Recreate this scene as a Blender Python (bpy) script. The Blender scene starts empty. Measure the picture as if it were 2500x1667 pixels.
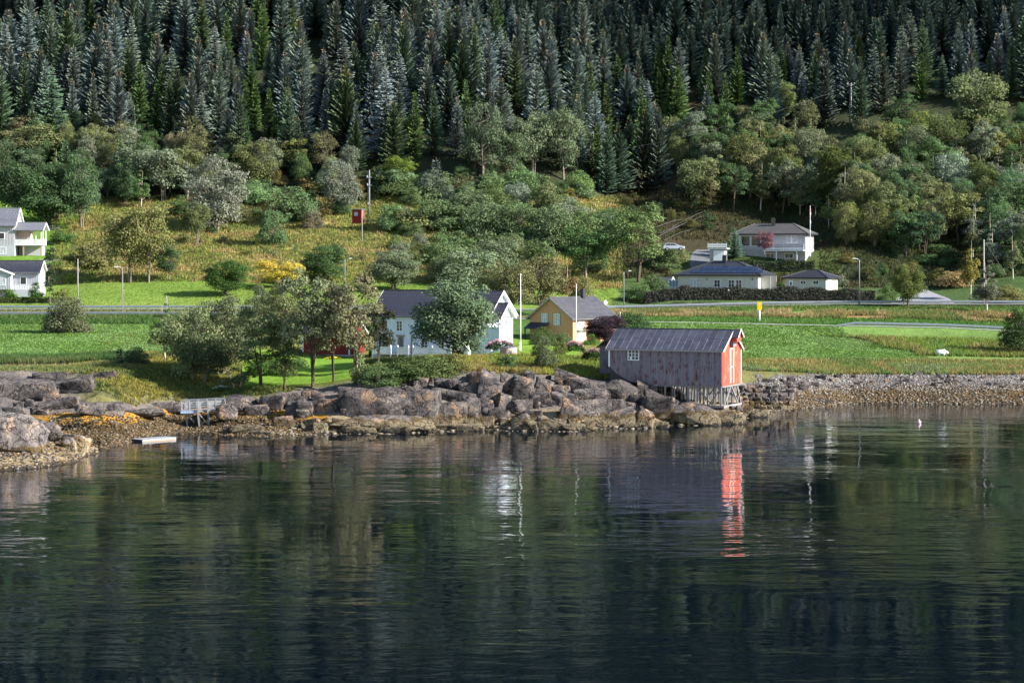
import bpy, math, random
import numpy as np
from mathutils import Vector, Matrix
R = math.radians
sc = bpy.context.scene
COL = sc.collection
# ---------------------------------------------------------------- camera, world, sun
F, HZ, H = 5500.0, 620.0, 20.0          # focal length in photo pixels, horizon row, eye height
SUN_AZ, SUN_EL = -16.0, 29.0              # degrees behind the picture plane (from +x), elevation
cam_d = bpy.data.cameras.new('camera'); cam = bpy.data.objects.new('camera', cam_d); COL.objects.link(cam)
cam_d.sensor_width = 36.0; cam_d.lens = F/2500*36; cam_d.shift_y = -(833.5-HZ)/2500
cam_d.clip_start = 1.0; cam_d.clip_end = 6000
cam.location = (0, 0, H); cam.rotation_euler = (R(90), 0, 0)
sc.camera = cam
w = bpy.data.worlds.new('World'); sc.world = w; w.use_nodes = True
nt = w.node_tree; bg = nt.nodes['Background']
sky = nt.nodes.new('ShaderNodeTexSky'); sky.sky_type = 'NISHITA'; sky.sun_disc = False
sky.sun_elevation = R(SUN_EL); sky.sun_rotation = R(90-SUN_AZ); sky.air_density = 1.2; sky.dust_density = 0.4; sky.ozone_density = 3.0
nt.links.new(sky.outputs[0], bg.inputs[0]); bg.inputs[1].default_value = 0.08
sd = bpy.data.lights.new('sun', 'SUN'); sd.energy = 5.0; sd.angle = R(0.5); sd.color = (1.0, 0.955, 0.88)
sun = bpy.data.objects.new('sun', sd); COL.objects.link(sun)
sv = Vector((math.cos(R(SUN_EL))*math.cos(R(SUN_AZ)), math.cos(R(SUN_EL))*math.sin(R(SUN_AZ)), math.sin(R(SUN_EL))))
sun.rotation_euler = sv.to_track_quat('Z', 'Y').to_euler(); sun.location = sv*300
vs = sc.view_settings; vs.view_transform = 'Standard'; vs.look = 'None'; vs.gamma = 1; vs.use_curve_mapping = False
vs.exposure = 1.5
cy = sc.cycles
cy.max_bounces = 6; cy.diffuse_bounces = 2; cy.glossy_bounces = 3; cy.transmission_bounces = 3; cy.transparent_max_bounces = 4
cy.sample_clamp_indirect = 4.0
# ---------------------------------------------------------------- helpers
def prm(o, label=None, cat=None, group=None, kind=None):
    if label: o['label'] = label
    if cat: o['category'] = cat
    if group: o['group'] = group
    if kind: o['kind'] = kind
    return o
def link(name, me, parent=None, mats=()):
    for m in mats: me.materials.append(m)
    o = bpy.data.objects.new(name, me); COL.objects.link(o)
    if parent is not None: o.parent = parent
    return o
def empty(name, loc, rz=0.0):
    o = bpy.data.objects.new(name, None); COL.objects.link(o); o.empty_display_size = 0.5
    o.location = loc; o.rotation_euler = (0, 0, rz); return o
def npmesh(name, V, Fq, col=None, smooth=False):
    """V (n,3); Fq (m,k) one polygon size; col (n,3)"""
    me = bpy.data.meshes.new(name); V = np.asarray(V, np.float32); Fq = np.asarray(Fq, np.int32)
    m, k = Fq.shape
    me.vertices.add(len(V)); me.vertices.foreach_set('co', V.ravel())
    me.loops.add(m*k); me.loops.foreach_set('vertex_index', Fq.ravel())
    me.polygons.add(m); me.polygons.foreach_set('loop_start', np.arange(0, m*k, k, dtype=np.int32))
    me.polygons.foreach_set('loop_total', np.full(m, k, np.int32))
    if smooth: me.polygons.foreach_set('use_smooth', np.ones(m, bool))
    if col is not None:
        a = me.color_attributes.new('Col', 'FLOAT_COLOR', 'POINT')
        c = np.ones((len(V), 4), np.float32); c[:, :3] = col; a.data.foreach_set('color', c.ravel())
    me.update(calc_edges=True); return me
class MB:
    """collects shapes into one mesh"""
    def __init__(s): s.v = []; s.f = []; s.c = []; s.cur = (1, 1, 1)
    def color(s, *c): s.cur = c; return s
    def poly(s, pts, faces):
        b = len(s.v); s.v += [tuple(p) for p in pts]; s.f += [tuple(i+b for i in f) for f in faces]
        s.c += [s.cur]*len(pts); return s
    def box(s, x0, y0, z0, x1, y1, z1, M=None):
        P = [(x0,y0,z0),(x1,y0,z0),(x1,y1,z0),(x0,y1,z0),(x0,y0,z1),(x1,y0,z1),(x1,y1,z1),(x0,y1,z1)]
        if M is not None: P = [M @ Vector(p) for p in P]
        return s.poly(P, [(0,3,2,1),(4,5,6,7),(0,1,5,4),(1,2,6,5),(2,3,7,6),(3,0,4,7)])
    def bar(s, a, b, w, h=None, up=(0,0,1)):
        a, b = Vector(a), Vector(b); d = (b-a).normalized(); u = Vector(up)
        if abs(d.dot(u)) > .98: u = Vector((0,1,0))
        x = d.cross(u).normalized()*(w/2); y = x.cross(d).normalized()*((h or w)/2)
        P = [a-x-y, a+x-y, a+x+y, a-x+y, b-x-y, b+x-y, b+x+y, b-x+y]
        return s.poly(P, [(0,1,2,3),(7,6,5,4),(0,4,5,1),(1,5,6,2),(2,6,7,3),(3,7,4,0)])
    def tube(s, pts, rad, n=7, cap=True):
        pts = [Vector(p) for p in pts]; k = len(pts)
        if not hasattr(rad, '__len__'): rad = [rad]*k
        P = []
        for i, p in enumerate(pts):
            d = (pts[min(i+1, k-1)]-pts[max(i-1, 0)]).normalized()
            u = Vector((1,0,0)) if abs(d.x) < .9 else Vector((0,1,0))
            x = d.cross(u).normalized(); y = d.cross(x)
            P += [p+(x*math.cos(2*math.pi*j/n)+y*math.sin(2*math.pi*j/n))*rad[i] for j in range(n)]
        fs = [(i*n+j, i*n+(j+1) % n, (i+1)*n+(j+1) % n, (i+1)*n+j) for i in range(k-1) for j in range(n)]
        if cap: fs += [tuple(range(n-1, -1, -1)), tuple((k-1)*n+j for j in range(n))]
        return s.poly(P, fs)
    def prism(s, prof, y0, y1, axis='y'):
        """closed profile in (x,z) swept along y, or in (y,z) along x"""
        n = len(prof)
        if axis == 'y': P = [(a, y0, b) for a, b in prof]+[(a, y1, b) for a, b in prof]
        elif axis == 'x': P = [(y0, a, b) for a, b in prof]+[(y1, a, b) for a, b in prof]
        else: P = [(a, b, y0) for a, b in prof]+[(a, b, y1) for a, b in prof]
        return s.poly(P, [tuple(range(n)), tuple(range(2*n-1, n-1, -1))]+[(i, n+i, n+(i+1) % n, (i+1) % n) for i in range(n)])
    def mesh(s, name, smooth=False):
        me = bpy.data.meshes.new(name); me.from_pydata([tuple(v) for v in s.v], [], s.f)
        a = me.color_attributes.new('Col', 'FLOAT_COLOR', 'POINT')
        a.data.foreach_set('color', np.array([(*c[:3], 1) for c in s.c], np.float32).ravel())
        import bmesh
        bm = bmesh.new(); bm.from_mesh(me); bmesh.ops.recalc_face_normals(bm, faces=bm.faces)
        if smooth:
            for f in bm.faces: f.smooth = True
        bm.to_mesh(me); bm.free(); return me
    def build(s, name, mat, parent=None, smooth=False, **k):
        o = link(name, s.mesh(name, smooth), parent, [mat]); return prm(o, **k)
# ---------------------------------------------------------------- noise
def _hash(ix, iy, iz, seed):
    h = (ix.astype(np.int64)*374761393+iy.astype(np.int64)*668265263+iz.astype(np.int64)*2147483647+seed*1274126177) & 0xffffffff
    h = ((h ^ (h >> 13))*1274126177) & 0xffffffff; h ^= h >> 16
    return (h & 0xffffff)/float(0xffffff)
def vn(x, y, z=None, seed=0):
    x = np.asarray(x, float); y = np.asarray(y, float); z = np.zeros_like(x) if z is None else np.asarray(z, float)
    ix, iy, iz = np.floor(x), np.floor(y), np.floor(z); fx, fy, fz = x-ix, y-iy, z-iz
    fx, fy, fz = [t*t*(3-2*t) for t in (fx, fy, fz)]; r = 0
    for a in (0, 1):
        for b in (0, 1):
            for c in (0, 1):
                r = r+_hash(ix+a, iy+b, iz+c, seed)*(fx if a else 1-fx)*(fy if b else 1-fy)*(fz if c else 1-fz)
    return r*2-1
def fbm(x, y, z=None, o=4, seed=0, g=.5):
    a = 1; s = 0; f = 1; n = 0
    for i in range(o):
        s = s+a*vn(x*f, y*f, None if z is None else z*f, seed+i*17); n += a; a *= g; f *= 2.03
    return s/n
# ---------------------------------------------------------------- materials
def mat(name):
    m = bpy.data.materials.new(name); m.use_nodes = True; n = m.node_tree; n.nodes.clear()
    out = n.nodes.new('ShaderNodeOutputMaterial'); return m, n, out
def ND(n, t, **k):
    x = n.nodes.new(t)
    for a, b in k.items():
        if a.startswith('_'): setattr(x, a[1:], b)
        else: x.inputs[a.replace('0', ' ') if False else a].default_value = b
    return x
def noise(n, scale, detail=3, rough=.55, coord='Object', stretch=None):
    tc = n.nodes.new('ShaderNodeTexCoord'); t = n.nodes.new('ShaderNodeTexNoise')
    t.inputs['Scale'].default_value = scale; t.inputs['Detail'].default_value = detail; t.inputs['Roughness'].default_value = rough
    src = tc.outputs['Object' if coord == 'World' else coord]
    if coord == 'World':
        g = n.nodes.new('ShaderNodeNewGeometry'); src = g.outputs['Position']
    if stretch:
        mp = n.nodes.new('ShaderNodeMapping'); mp.inputs['Scale'].default_value = stretch; n.links.new(src, mp.inputs[0]); src = mp.outputs[0]
    n.links.new(src, t.inputs['Vector']); return t.outputs['Fac']
def ramp(n, fac, stops, interp='LINEAR'):
    r = n.nodes.new('ShaderNodeValToRGB'); r.color_ramp.interpolation = interp
    e = r.color_ramp.elements
    while len(e) < len(stops): e.new(.5)
    for i, (p, c) in enumerate(stops):
        e[i].position = p; e[i].color = (*c, 1) if len(c) == 3 else c
    n.links.new(fac, r.inputs[0]); return r.outputs[0]
def mixc(n, fac, a, b, mode='MIX'):
    m = n.nodes.new('ShaderNodeMix'); m.data_type = 'RGBA'; m.blend_type = mode
    for i, v in ((0, fac), (6, a), (7, b)):
        if isinstance(v, (int, float)): m.inputs[i].default_value = v
        elif isinstance(v, tuple): m.inputs[i].default_value = (*v, 1)
        else: n.links.new(v, m.inputs[i])
    return m.outputs[2]
def mth(n, op, a, b=0.0, clamp=False):
    m = n.nodes.new('ShaderNodeMath'); m.operation = op; m.use_clamp = clamp
    for i, v in ((0, a), (1, b)):
        if isinstance(v, (int, float)): m.inputs[i].default_value = v
        else: n.links.new(v, m.inputs[i])
    return m.outputs[0]
def bump(n, h, dist, strength=1.0):
    b = n.nodes.new('ShaderNodeBump'); b.inputs['Distance'].default_value = dist; b.inputs['Strength'].default_value = strength
    n.links.new(h, b.inputs['Height']); return b.outputs[0]
def princ(n, out, col, rough=.8, metal=0, spec=.3, normal=None):
    p = n.nodes.new('ShaderNodeBsdfPrincipled')
    for k, v in (('Base Color', col), ('Roughness', rough), ('Metallic', metal), ('Specular IOR Level', spec)):
        if isinstance(v, tuple): p.inputs[k].default_value = (*v, 1)
        elif isinstance(v, (int, float)): p.inputs[k].default_value = v
        else: n.links.new(v, p.inputs[k])
    if normal is not None: n.links.new(normal, p.inputs['Normal'])
    n.links.new(p.outputs[0], out.inputs[0]); return p
def plain(name, col, rough=.7, var=.18, scale=3.0, metal=0, spec=.3, bmp=0, stretch=None, vcol=False):
    m, n, out = mat(name); f = noise(n, scale, 4, .6, stretch=stretch)
    k = ramp(n, f, [(.3, (1-var,)*3), (.7, (1+var,)*3)])
    c = mixc(n, 1.0, col, k, 'MULTIPLY')
    if vcol:
        a = n.nodes.new('ShaderNodeVertexColor'); a.layer_name = 'Col'; c = mixc(n, 1.0, c, a.outputs[0], 'MULTIPLY')
    princ(n, out, c, rough, metal, spec, bump(n, f, bmp) if bmp else None); return m
def attrcol(n): 
    a = n.nodes.new('ShaderNodeVertexColor'); a.layer_name = 'Col'; return a.outputs[0]
def foliage(name, trans=.25, jitter=.35):
    m, n, out = mat(name); oi = n.nodes.new('ShaderNodeObjectInfo')
    c = mixc(n, 1.0, attrcol(n), oi.outputs['Color'], 'MULTIPLY')
    k = n.nodes.new('ShaderNodeMapRange'); n.links.new(oi.outputs['Random'], k.inputs[0])
    k.inputs['To Min'].default_value = 1-jitter/2; k.inputs['To Max'].default_value = 1+jitter/2
    cc = n.nodes.new('ShaderNodeCombineColor'); n.links.new(k.outputs[0], cc.inputs[0]); n.links.new(k.outputs[0], cc.inputs[1]); n.links.new(k.outputs[0], cc.inputs[2])
    c = mixc(n, 1.0, c, cc.outputs[0], 'MULTIPLY')
    d = n.nodes.new('ShaderNodeBsdfDiffuse'); t = n.nodes.new('ShaderNodeBsdfTranslucent'); x = n.nodes.new('ShaderNodeMixShader')
    n.links.new(c, d.inputs[0]); n.links.new(c, t.inputs[0]); x.inputs[0].default_value = trans
    n.links.new(d.outputs[0], x.inputs[1]); n.links.new(t.outputs[0], x.inputs[2]); n.links.new(x.outputs[0], out.inputs[0]); return m
M_LEAF = foliage('leaf_foliage', .3); M_NEEDLE = foliage('needle_foliage', .12, .4)
M_BARK = plain('bark', (.10, .085, .07), .9, .35, 4, vcol=True)
M_TUFT = foliage('grass_blades', .3, 0)
# ---------------------------------------------------------------- terrain
def zy(py, Y): return H-(py-HZ)*Y/F
# columns: px, then (Y, py) from the water inland; (Y, None, z) fixed height
LEFTBACK = [(387, 757), (397, 752), (402, 746), (415, 718), (430, 690), (442, 655), (452, 630), (462, 603), (480, 560), (500, 485)]
LB0 = [(387, 757), (397, 752), (403, 744), (408, 726), (420, 723), (432, 690), (441, 640), (446, 627), (456, 622), (466, 600), (482, 556), (500, 495)]
RB = [(402, 744), (412, 744), (416, 728), (424, 712), (442, 706), (452, 668), (460, 630), (464, 615), (480, 612), (494, 575), (520, 480)]
RB2 = [(403, 742), (413, 742), (418, 722), (430, 700), (455, 645), (480, 570), (500, 490), (540, 330)]
COLS = {
 -700: [(250, 1100), (262, 960), (270, 920), (290, 880), (345, 808), (355, 792), (372, 772), (381, 770)]+LB0,
 0:   [(245, 1068), (252, 1030), (259, 985), (268, 918), (274, 903), (282, 897), (291, 880), (345, 808), (355, 790), (372, 772), (381, 770)]+LB0,
 130: [(238, 1082), (250, 1035), (259, 985), (268, 922), (274, 905), (284, 893), (292, 878), (345, 808), (355, 790), (372, 772), (381, 770)]+LB0,
 250: [(232, 1094), (252, 1012), (260, 962), (270, 915), (276, 898), (284, 884), (294, 872), (345, 808), (355, 790), (372, 772), (381, 770)]+LEFTBACK,
 450: [(251, 1056), (259, 1034), (263, 1005), (268, 965), (273, 935), (279, 905), (288, 882), (300, 860), (345, 808), (355, 790), (372, 772), (381, 770)]+LEFTBACK,
 640: [(247, 1065), (257, 1022), (262, 985), (267, 950), (272, 940), (298, 888), (306, 872), (345, 808), (355, 790), (372, 772), (381, 770)]+LEFTBACK,
 760: [(249, 1062), (256, 1008), (264, 958), (269, 940), (273, 934), (298, 888), (312, 876), (335, 845), (355, 790), (372, 772), (381, 770)]+LEFTBACK,
 880: [(250.5, 1059), (255, 1010), (260, 965), (265, 938), (270, 922), (296, 884), (318, 872), (335, 840), (355, 795), (372, 770), (381, 768)]+LEFTBACK,
 930: [(251, 1058), (255, 1008), (260, 962), (265, 932), (272, 912), (290, 884), (310, 880), (330, 850), (355, 795), (372, 770), (381, 768)]+LEFTBACK,
 1150:[(256, 1050), (260, 1002), (264, 955), (268, 922), (273, 902), (282, 884), (292, 872), (312, 862), (335, 838), (355, 800), (372, 772), (381, 770)]+LEFTBACK,
 1300:[(254.6, 1052), (259, 1008), (264, 960), (269, 925), (274, 905), (282, 882), (292, 866), (310, 842), (318, 838), (335, 838), (355, 822), (374, 780), (382, 776), (396, 757), (406, 752), (412, 742), (430, 690), (445, 648), (462, 600), (480, 548), (500, 490), (520, 440)],
 1400:[(254, 1053), (259, 1008), (264, 965), (269, 932), (274, 912), (284, 888), (296, 868), (312, 848), (322, 842), (344, 838), (358, 818), (374, 785), (382, 780), (396, 757), (406, 752), (412, 742), (430, 700), (445, 660), (462, 610), (480, 565), (500, 500), (520, 450)],
 1480:[(258, 1046), (263, 1000), (268, 955), (274, 925), (282, 900), (295, 868), (312, 848), (330, 838), (346, 832), (358, 812), (373, 788), (381, 785), (397, 757), (407, 752), (412, 745), (430, 708), (445, 670), (462, 620), (480, 575), (500, 520), (530, 450)],
 1560:[(259, 1044), (264, 1000), (269, 955), (274, 932), (279, 922), (290, 905), (310, 875), (330, 850), (355, 815), (373, 787), (380, 784), (398, 756), (408, 750), (412, 748), (424, 722), (436, 690), (452, 650), (462, 615), (480, 588), (500, 540), (530, 460)],
 1660:[(263, 1037), (268, 1003), (272, 982), (276, 962), (284, 944), (300, 915), (330, 866), (355, 818), (373, 788), (380, 785), (399, 753), (409, 748)]+RB[2:],
 1780:[(267, 1032), (271, 1008), (275, 990), (280, 968), (288, 950), (305, 915), (330, 872), (355, 822), (373, 790), (380, 788), (400, 749), (410, 745)]+RB[2:],
 1850:[(279, 1014), (286, 985), (292, 962), (300, 938), (308, 915), (330, 880), (355, 828), (373, 792), (380, 789), (401, 747), (411, 744)]+RB[2:],
 1920:[(290, 999), (297, 965), (304, 935), (311, 912), (335, 872), (360, 822), (373, 794), (380, 791)]+RB,
 2100:[(300, 987), (306, 952), (313, 922), (322, 902), (340, 868), (362, 824), (373, 797), (380, 794)]+[(403, 742), (413, 742), (417, 732), (426, 710), (440, 700), (455, 650), (480, 570), (500, 490), (540, 330)],
 2250:[(300, 987), (306, 952), (313, 922), (322, 903), (338, 872), (345, 862), (362, 828), (373, 800), (380, 797)]+[(403, 742), (413, 742), (420, 731), (440, 702), (455, 665), (480, 580), (500, 490), (540, 330)],
 2500:[(300, 987), (306, 952), (313, 922), (322, 904), (338, 876), (345, 862), (360, 838), (373, 809), (380, 806)]+RB2,
 3400:[(300, 987), (306, 952), (313, 922), (322, 904), (338, 876), (345, 862), (360, 840), (373, 822), (380, 815)]+RB2,
}
HILL = 0.62
_cp = sorted(COLS)
def _prof(px0, Y):
    P = COLS[px0]; ys = [p[0] for p in P]; zs = [zy(p[1], p[0]) for p in P]
    ys = [ys[0]-60, ys[0]-12]+ys; zs = [-9, -2.2]+zs
    yl, zl = ys[-1], zs[-1]
    ys += [yl+500, yl+1500]; zs += [zl+500*HILL, zl+500*HILL+650]
    return np.interp(Y, ys, zs)
_YG = np.concatenate([np.arange(120, 205, 8.), np.arange(205, 345, .5), np.arange(345, 520, 1.2), 520*np.exp(np.linspace(0.003, 1.3, 110))])
_PROF = np.array([_prof(p, _YG) for p in _cp])
def basez(px, Y):
    px = np.asarray(px, float); Y = np.asarray(Y, float)
    i = np.clip(np.searchsorted(_cp, px, side='right')-1, 0, len(_cp)-2)
    a = np.array(_cp, float)[i]; b = np.array(_cp, float)[i+1]; t = np.clip((px-a)/(b-a), 0, 1); t = t*t*(3-2*t)
    j = np.clip(np.searchsorted(_YG, Y)-1, 0, len(_YG)-2); u = np.clip((Y-_YG[j])/(_YG[j+1]-_YG[j]), 0, 1)
    za = _PROF[i, j]*(1-u)+_PROF[i, j+1]*u; zb = _PROF[i+1, j]*(1-u)+_PROF[i+1, j+1]*u
    return za*(1-t)+zb*t
ROCKTOP = ([-700, 0, 120, 250, 300, 400, 520, 640, 740, 850, 960, 1040, 1100, 1180, 1260, 1350, 1430, 1480, 1560, 1700, 1820, 1900, 2100, 2500, 3400],
           [910, 908, 905, 905, 930, 955, 965, 962, 950, 938, 930, 918, 905, 905, 908, 915, 918, 922, 925, 955, 935, 918, 915, 910, 910])
def rocktop(px): return np.interp(px, *ROCKTOP)
def pathY(px): return np.interp(px, [-700, 0, 1000, 1500, 2500, 3400], [376.5, 376.5, 376.5, 376.5, 376.5, 376.5])
def hwyY(px): return np.interp(px, [-700, 0, 1000, 1500, 2000, 3400], [392, 392, 393, 402, 407, 408])
def sstep(a, b, x): t = np.clip((x-a)/(b-a), 0, 1); return t*t*(3-2*t)
_ISL = [(-420, 214), (-200, 211), (-60, 210), (60, 211), (130, 215), (190, 221), (232, 227)]
def isle(px, Y):
    """the low rock islet at the lower left: height above the base terrain"""
    yf = np.interp(px, [-700, -300, 0, 100, 180, 240], [203, 205, 207.5, 210.5, 216, 226])
    yb = np.interp(px, [-700, 0, 150, 240], [250, 246, 241, 228])
    top = np.interp(px, [-700, 0, 60, 110, 150, 190, 240], [3.2, 3.1, 3.1, 2.7, 1.6, 1.0, .2])
    u = np.clip((Y-yf)/(yb-yf+.001), -.3, 1.3)
    prof = np.interp(u, [-.3, 0, .12, .22, .45, .7, .9, 1.0, 1.3], [-3, 0, .22, .3, .8, 1.0, .75, .3, -3])
    prof = np.where(prof > 0, prof*top, prof)
    return np.where(px < 243, prof, -9)
def ground(px, Y):
    px = np.asarray(px, float); Y = np.asarray(Y, float)
    z = basez(px, Y); X = (px-1250)*Y/F
    py = HZ+(H-z)*F/Y; rt = rocktop(px)
    rock = sstep(rt-6, rt+10, py)*sstep(-3, -1, z+0*py)
    n1 = fbm(X*.22, Y*.3, o=4, seed=3); rid = 1-np.abs(fbm(X*.16+9, Y*.35, o=3, seed=8))*2
    left = sstep(1820, 1750, px)
    z = z+rock*(n1*.55+(rid-.5)*.5)*left*sstep(-.4, .8, z)+rock*(1-left)*n1*.12
    gent = (1-rock)*(py > 800)
    z = z+gent*fbm(X*.12, Y*.12, o=3, seed=5)*.10
    hill = sstep(470, 520, Y)
    z = z+hill*fbm(X*.03, Y*.03, o=4, seed=6)*3.0
    mid = sstep(418, 436, Y)*(1-hill)*((px < 1480) | (px > 2050))
    z = z+mid*fbm(X*.07, Y*.07, o=3, seed=7)*.7
    for yc, hw in ((pathY(px), 1.7), (hwyY(px), 4.6)):   # level benches under the path and the road
        zc = basez(px, yc); k = sstep(hw+2.0, hw+.3, np.abs(Y-yc)); z = z*(1-k)+(zc-.05)*k
    zi = isle(px, Y); zi = zi+np.where(zi > 0, n1*.35, 0)
    return np.maximum(z, zi)
def gz(X, Y): return float(ground(np.array([1250+F*X/Y]), np.array([Y]))[0])
_HC = {}
_HG = np.concatenate([np.arange(200, 345, .25), np.arange(345, 560, .5), np.arange(560, 1200, 2)])
def hit(px, py, lo=200):
    """world point where the sight line through (px, py) meets the ground"""
    k = round(px)
    if k not in _HC:
        z = ground(np.full(len(_HG), float(k)), _HG); _HC[k] = (z, HZ+(H-z)*F/_HG)
    z, p = _HC[k]; ok = np.where((p <= py) & (_HG >= lo))[0]
    i = ok[0] if len(ok) else len(_HG)-1
    Y = float(_HG[i]); return Vector(((px-1250)*Y/F, Y, float(z[i])))
def at(px, py, Y): return Vector(((px-1250)*Y/F, Y, H-(py-HZ)*Y/F))
# ---------------------------------------------------------------- ground sheet
pxs = np.concatenate([np.arange(-1100, -120, 45.), np.arange(-120, 2620, 7.), np.arange(2620, 3700, 45.)])
Yg = _YG[_YG >= 195]
PX, YY = np.meshgrid(pxs, Yg); Z = ground(PX, YY); XX = (PX-1250)*YY/F
nr, ncl = PX.shape
idx = np.arange(nr*ncl).reshape(nr, ncl)
Q = np.stack([idx[:-1, :-1], idx[:-1, 1:], idx[1:, 1:], idx[1:, :-1]], -1).reshape(-1, 4)
PYg = HZ+(H-basez(PX, YY))*F/YY
def lerp3(C, c, k): return C*(1-k[..., None])+np.array(c)*k[..., None]
nz1 = fbm(XX*.09, YY*.09, o=4, seed=21); nz2 = fbm(XX*.5, YY*.5, o=3, seed=22); nz3 = fbm(XX*.03, YY*.04, o=3, seed=23)
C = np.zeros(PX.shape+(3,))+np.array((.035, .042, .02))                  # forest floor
PXn = PX+nz1*22+nz2*6; YYn = YY+nz1*1.6+nz2*.6
def zone(mask, c, soft=None): 
    global C
    C = lerp3(C, c, mask.astype(float) if mask.dtype == bool else mask)
mead = sstep(470, 500, PYg+nz1*12)*((PXn > 150) & (PXn < 1500))*(PYg < 760)
mead = mead*sstep(60, 130, PXn)
zone(mead, (.19, .19, .055)); zone(mead*sstep(-.1, .5, nz2+nz1*.7), (.31, .23, .09)); zone(mead*sstep(.1, .6, -nz1+nz2*.3), (.10, .15, .04))
zone((mead > 0)*sstep(.15, .55, nz3)*mead, (.20, .22, .05))
grass0 = (YYn < 455)*(PYg > 640)*(PXn < 1500)
zone(sstep(428, 436, YYn)*0+((YYn < 436) & (PXn < 1500) & (YYn > 396)), (.15, .23, .04))      # upper left field
zone(((YYn < 436) & (PXn < 1500) & (YYn > 396))*sstep(0, .5, nz1), (.17, .23, .045))
zone((YYn < 396) & (YYn > 340), (.06, .12, .025))
zone((YYn > 436) & (PXn > 1480) & (PXn < 1770) & (YYn < 560), (.05, .043, .022))  # tree shade on the right slope, painted into the ground colour
zone((YYn > 440) & (YYn < 475) & (PXn > 1640) & (PXn < 2060), (.055, .08, .025))   # garden lawns on the right, tree shade painted into the green
zone((YYn > 440) & (YYn < 500) & (PXn < 180), (.12, .22, .03))
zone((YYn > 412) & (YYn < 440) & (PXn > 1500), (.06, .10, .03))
zone((YYn > 384) & (YYn < 400) & (PXn > 1420), (.09, .17, .04))
zone(sstep(0, 2, YYn-387)*sstep(0, 2, 394-YYn)*(PXn > 1420)*sstep(-.5, .2, nz2+.5), (.26, .17, .07))   # dry verge
zone(((YYn > 381) & (YYn < 387.5) & (PXn < 1420)), (.13, .13, .05))
zone((YYn > 300) & (YYn < 355) & (PXn < 480), (.14, .23, .055))             # lower left crop
zone((YYn > 300) & (YYn < 374) & (PXn > 1500), (.14, .23, .055))           # right crop field
zone((YYn > 271) & (YYn < 301) & (PXn < 330), (.11, .13, .05))
zone((PXn > 1800)*(sstep(900, 884, PYg+nz1*4)*0+sstep(875, 890, PYg+nz1*8)), (.16, .15, .055))    # rough shore grass
zone((PXn > 2000)*sstep(345, 350, YYn+nz1*3)*sstep(372, 360, YYn)*.8, (.11, .16, .045))
knoll = (YYn < 345)*(PXn > 250)*(PXn < 1500)
zone(knoll.astype(float), (.13, .15, .035)); zone(knoll*sstep(0, .5, nz1+nz2*.5), (.17, .18, .05))
zone(((PXn > 600) & (PXn < 900) & (YYn > 270) & (YYn < 316)), (.16, .28, .03))  # lawn by the red outbuilding
zone(((PXn > 1080) & (PXn < 1420) & (YYn > 288) & (YYn < 350)), (.16, .27, .03)) # lawn on the knoll
zone(((PXn > 1180) & (PXn < 1500) & (YYn > 272) & (YYn < 292))*sstep(-.3, .3, nz1), (.25, .25, .05))
RK = sstep(-6, 4, PYg-rocktop(PX)+nz2*9)
isl = (isle(PX, YY) > basez(PX, YY))
RK = np.where(isl, 1, RK)*(YY < 345)
C = lerp3(C, (.155, .135, .128), RK); C = lerp3(C, (.10, .088, .09), RK*sstep(0, .5, nz1)); C = lerp3(C, (.22, .19, .155), RK*sstep(.1, .6, nz2))
moss = RK*sstep(-.45, -.05, nz1+.4*nz2)*sstep(2.5, 3.3, Z)*(PX < 700)*sstep(130, 260, PX)
C = lerp3(C, (.10, .105, .035), moss*.9); C = lerp3(C, (.19, .17, .06), moss*sstep(0, .4, nz2)*.8)
tide = RK*sstep(2.1, 1.7, Z+nz2*.35)
C = lerp3(C, (.26, .20, .12), tide*(PX > 700)*(PX < 1830))
wr = ((PX > 60) & (PX < 800)) | (PX > 1830)
C = lerp3(C, (.11, .072, .03), tide*wr*(~isl)); C = lerp3(C, (.05, .035, .02), tide*wr*sstep(-.1, .4, nz2)*(~isl))
C = lerp3(C, (.40, .20, .02), tide*((PX > 60) & (PX < 800))*(~isl)*sstep(1.35, 1.5, Z+nz2*.1)*sstep(1.85, 1.72, Z+nz2*.1)*.9)
C = lerp3(C, (.30, .23, .13), isl*sstep(1.1, .8, Z+nz2*.2)); C = lerp3(C, (.16, .09, .03), isl*sstep(1.35, 1.1, Z+nz2*.3)*sstep(.75, .9, Z)*.9)
C = lerp3(C, (.05, .04, .03), RK*sstep(.35, .15, Z+nz2*.12))
C = C*(1+nz2*.18+nz1*.16+nz3*.16+fbm(XX*2.1, YY*2.1, o=2, seed=30)*.16)[..., None]
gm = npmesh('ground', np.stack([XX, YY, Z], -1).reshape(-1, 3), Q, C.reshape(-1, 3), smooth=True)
m, n, out = mat('ground_cover')
f1 = noise(n, 1.6, 8, .7, 'World'); f2 = noise(n, 7.0, 6, .7, 'World')
c = mixc(n, 1.0, attrcol(n), ramp(n, f1, [(.3, (.7, .7, .7)), (.7, (1.3, 1.28, 1.25))]), 'MULTIPLY')
c = mixc(n, 1.0, c, ramp(n, f2, [(.32, (.6, .6, .6)), (.5, (1, 1, 1)), (.7, (1.35, 1.35, 1.3))]), 'MULTIPLY')
hh = mth(n, 'ADD', f1, mth(n, 'MULTIPLY', f2, .5))
princ(n, out, c, .95, 0, .1, bump(n, hh, .35)); M_GROUND = m
prm(link('terrain', gm, None, [M_GROUND]), kind='structure')
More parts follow.
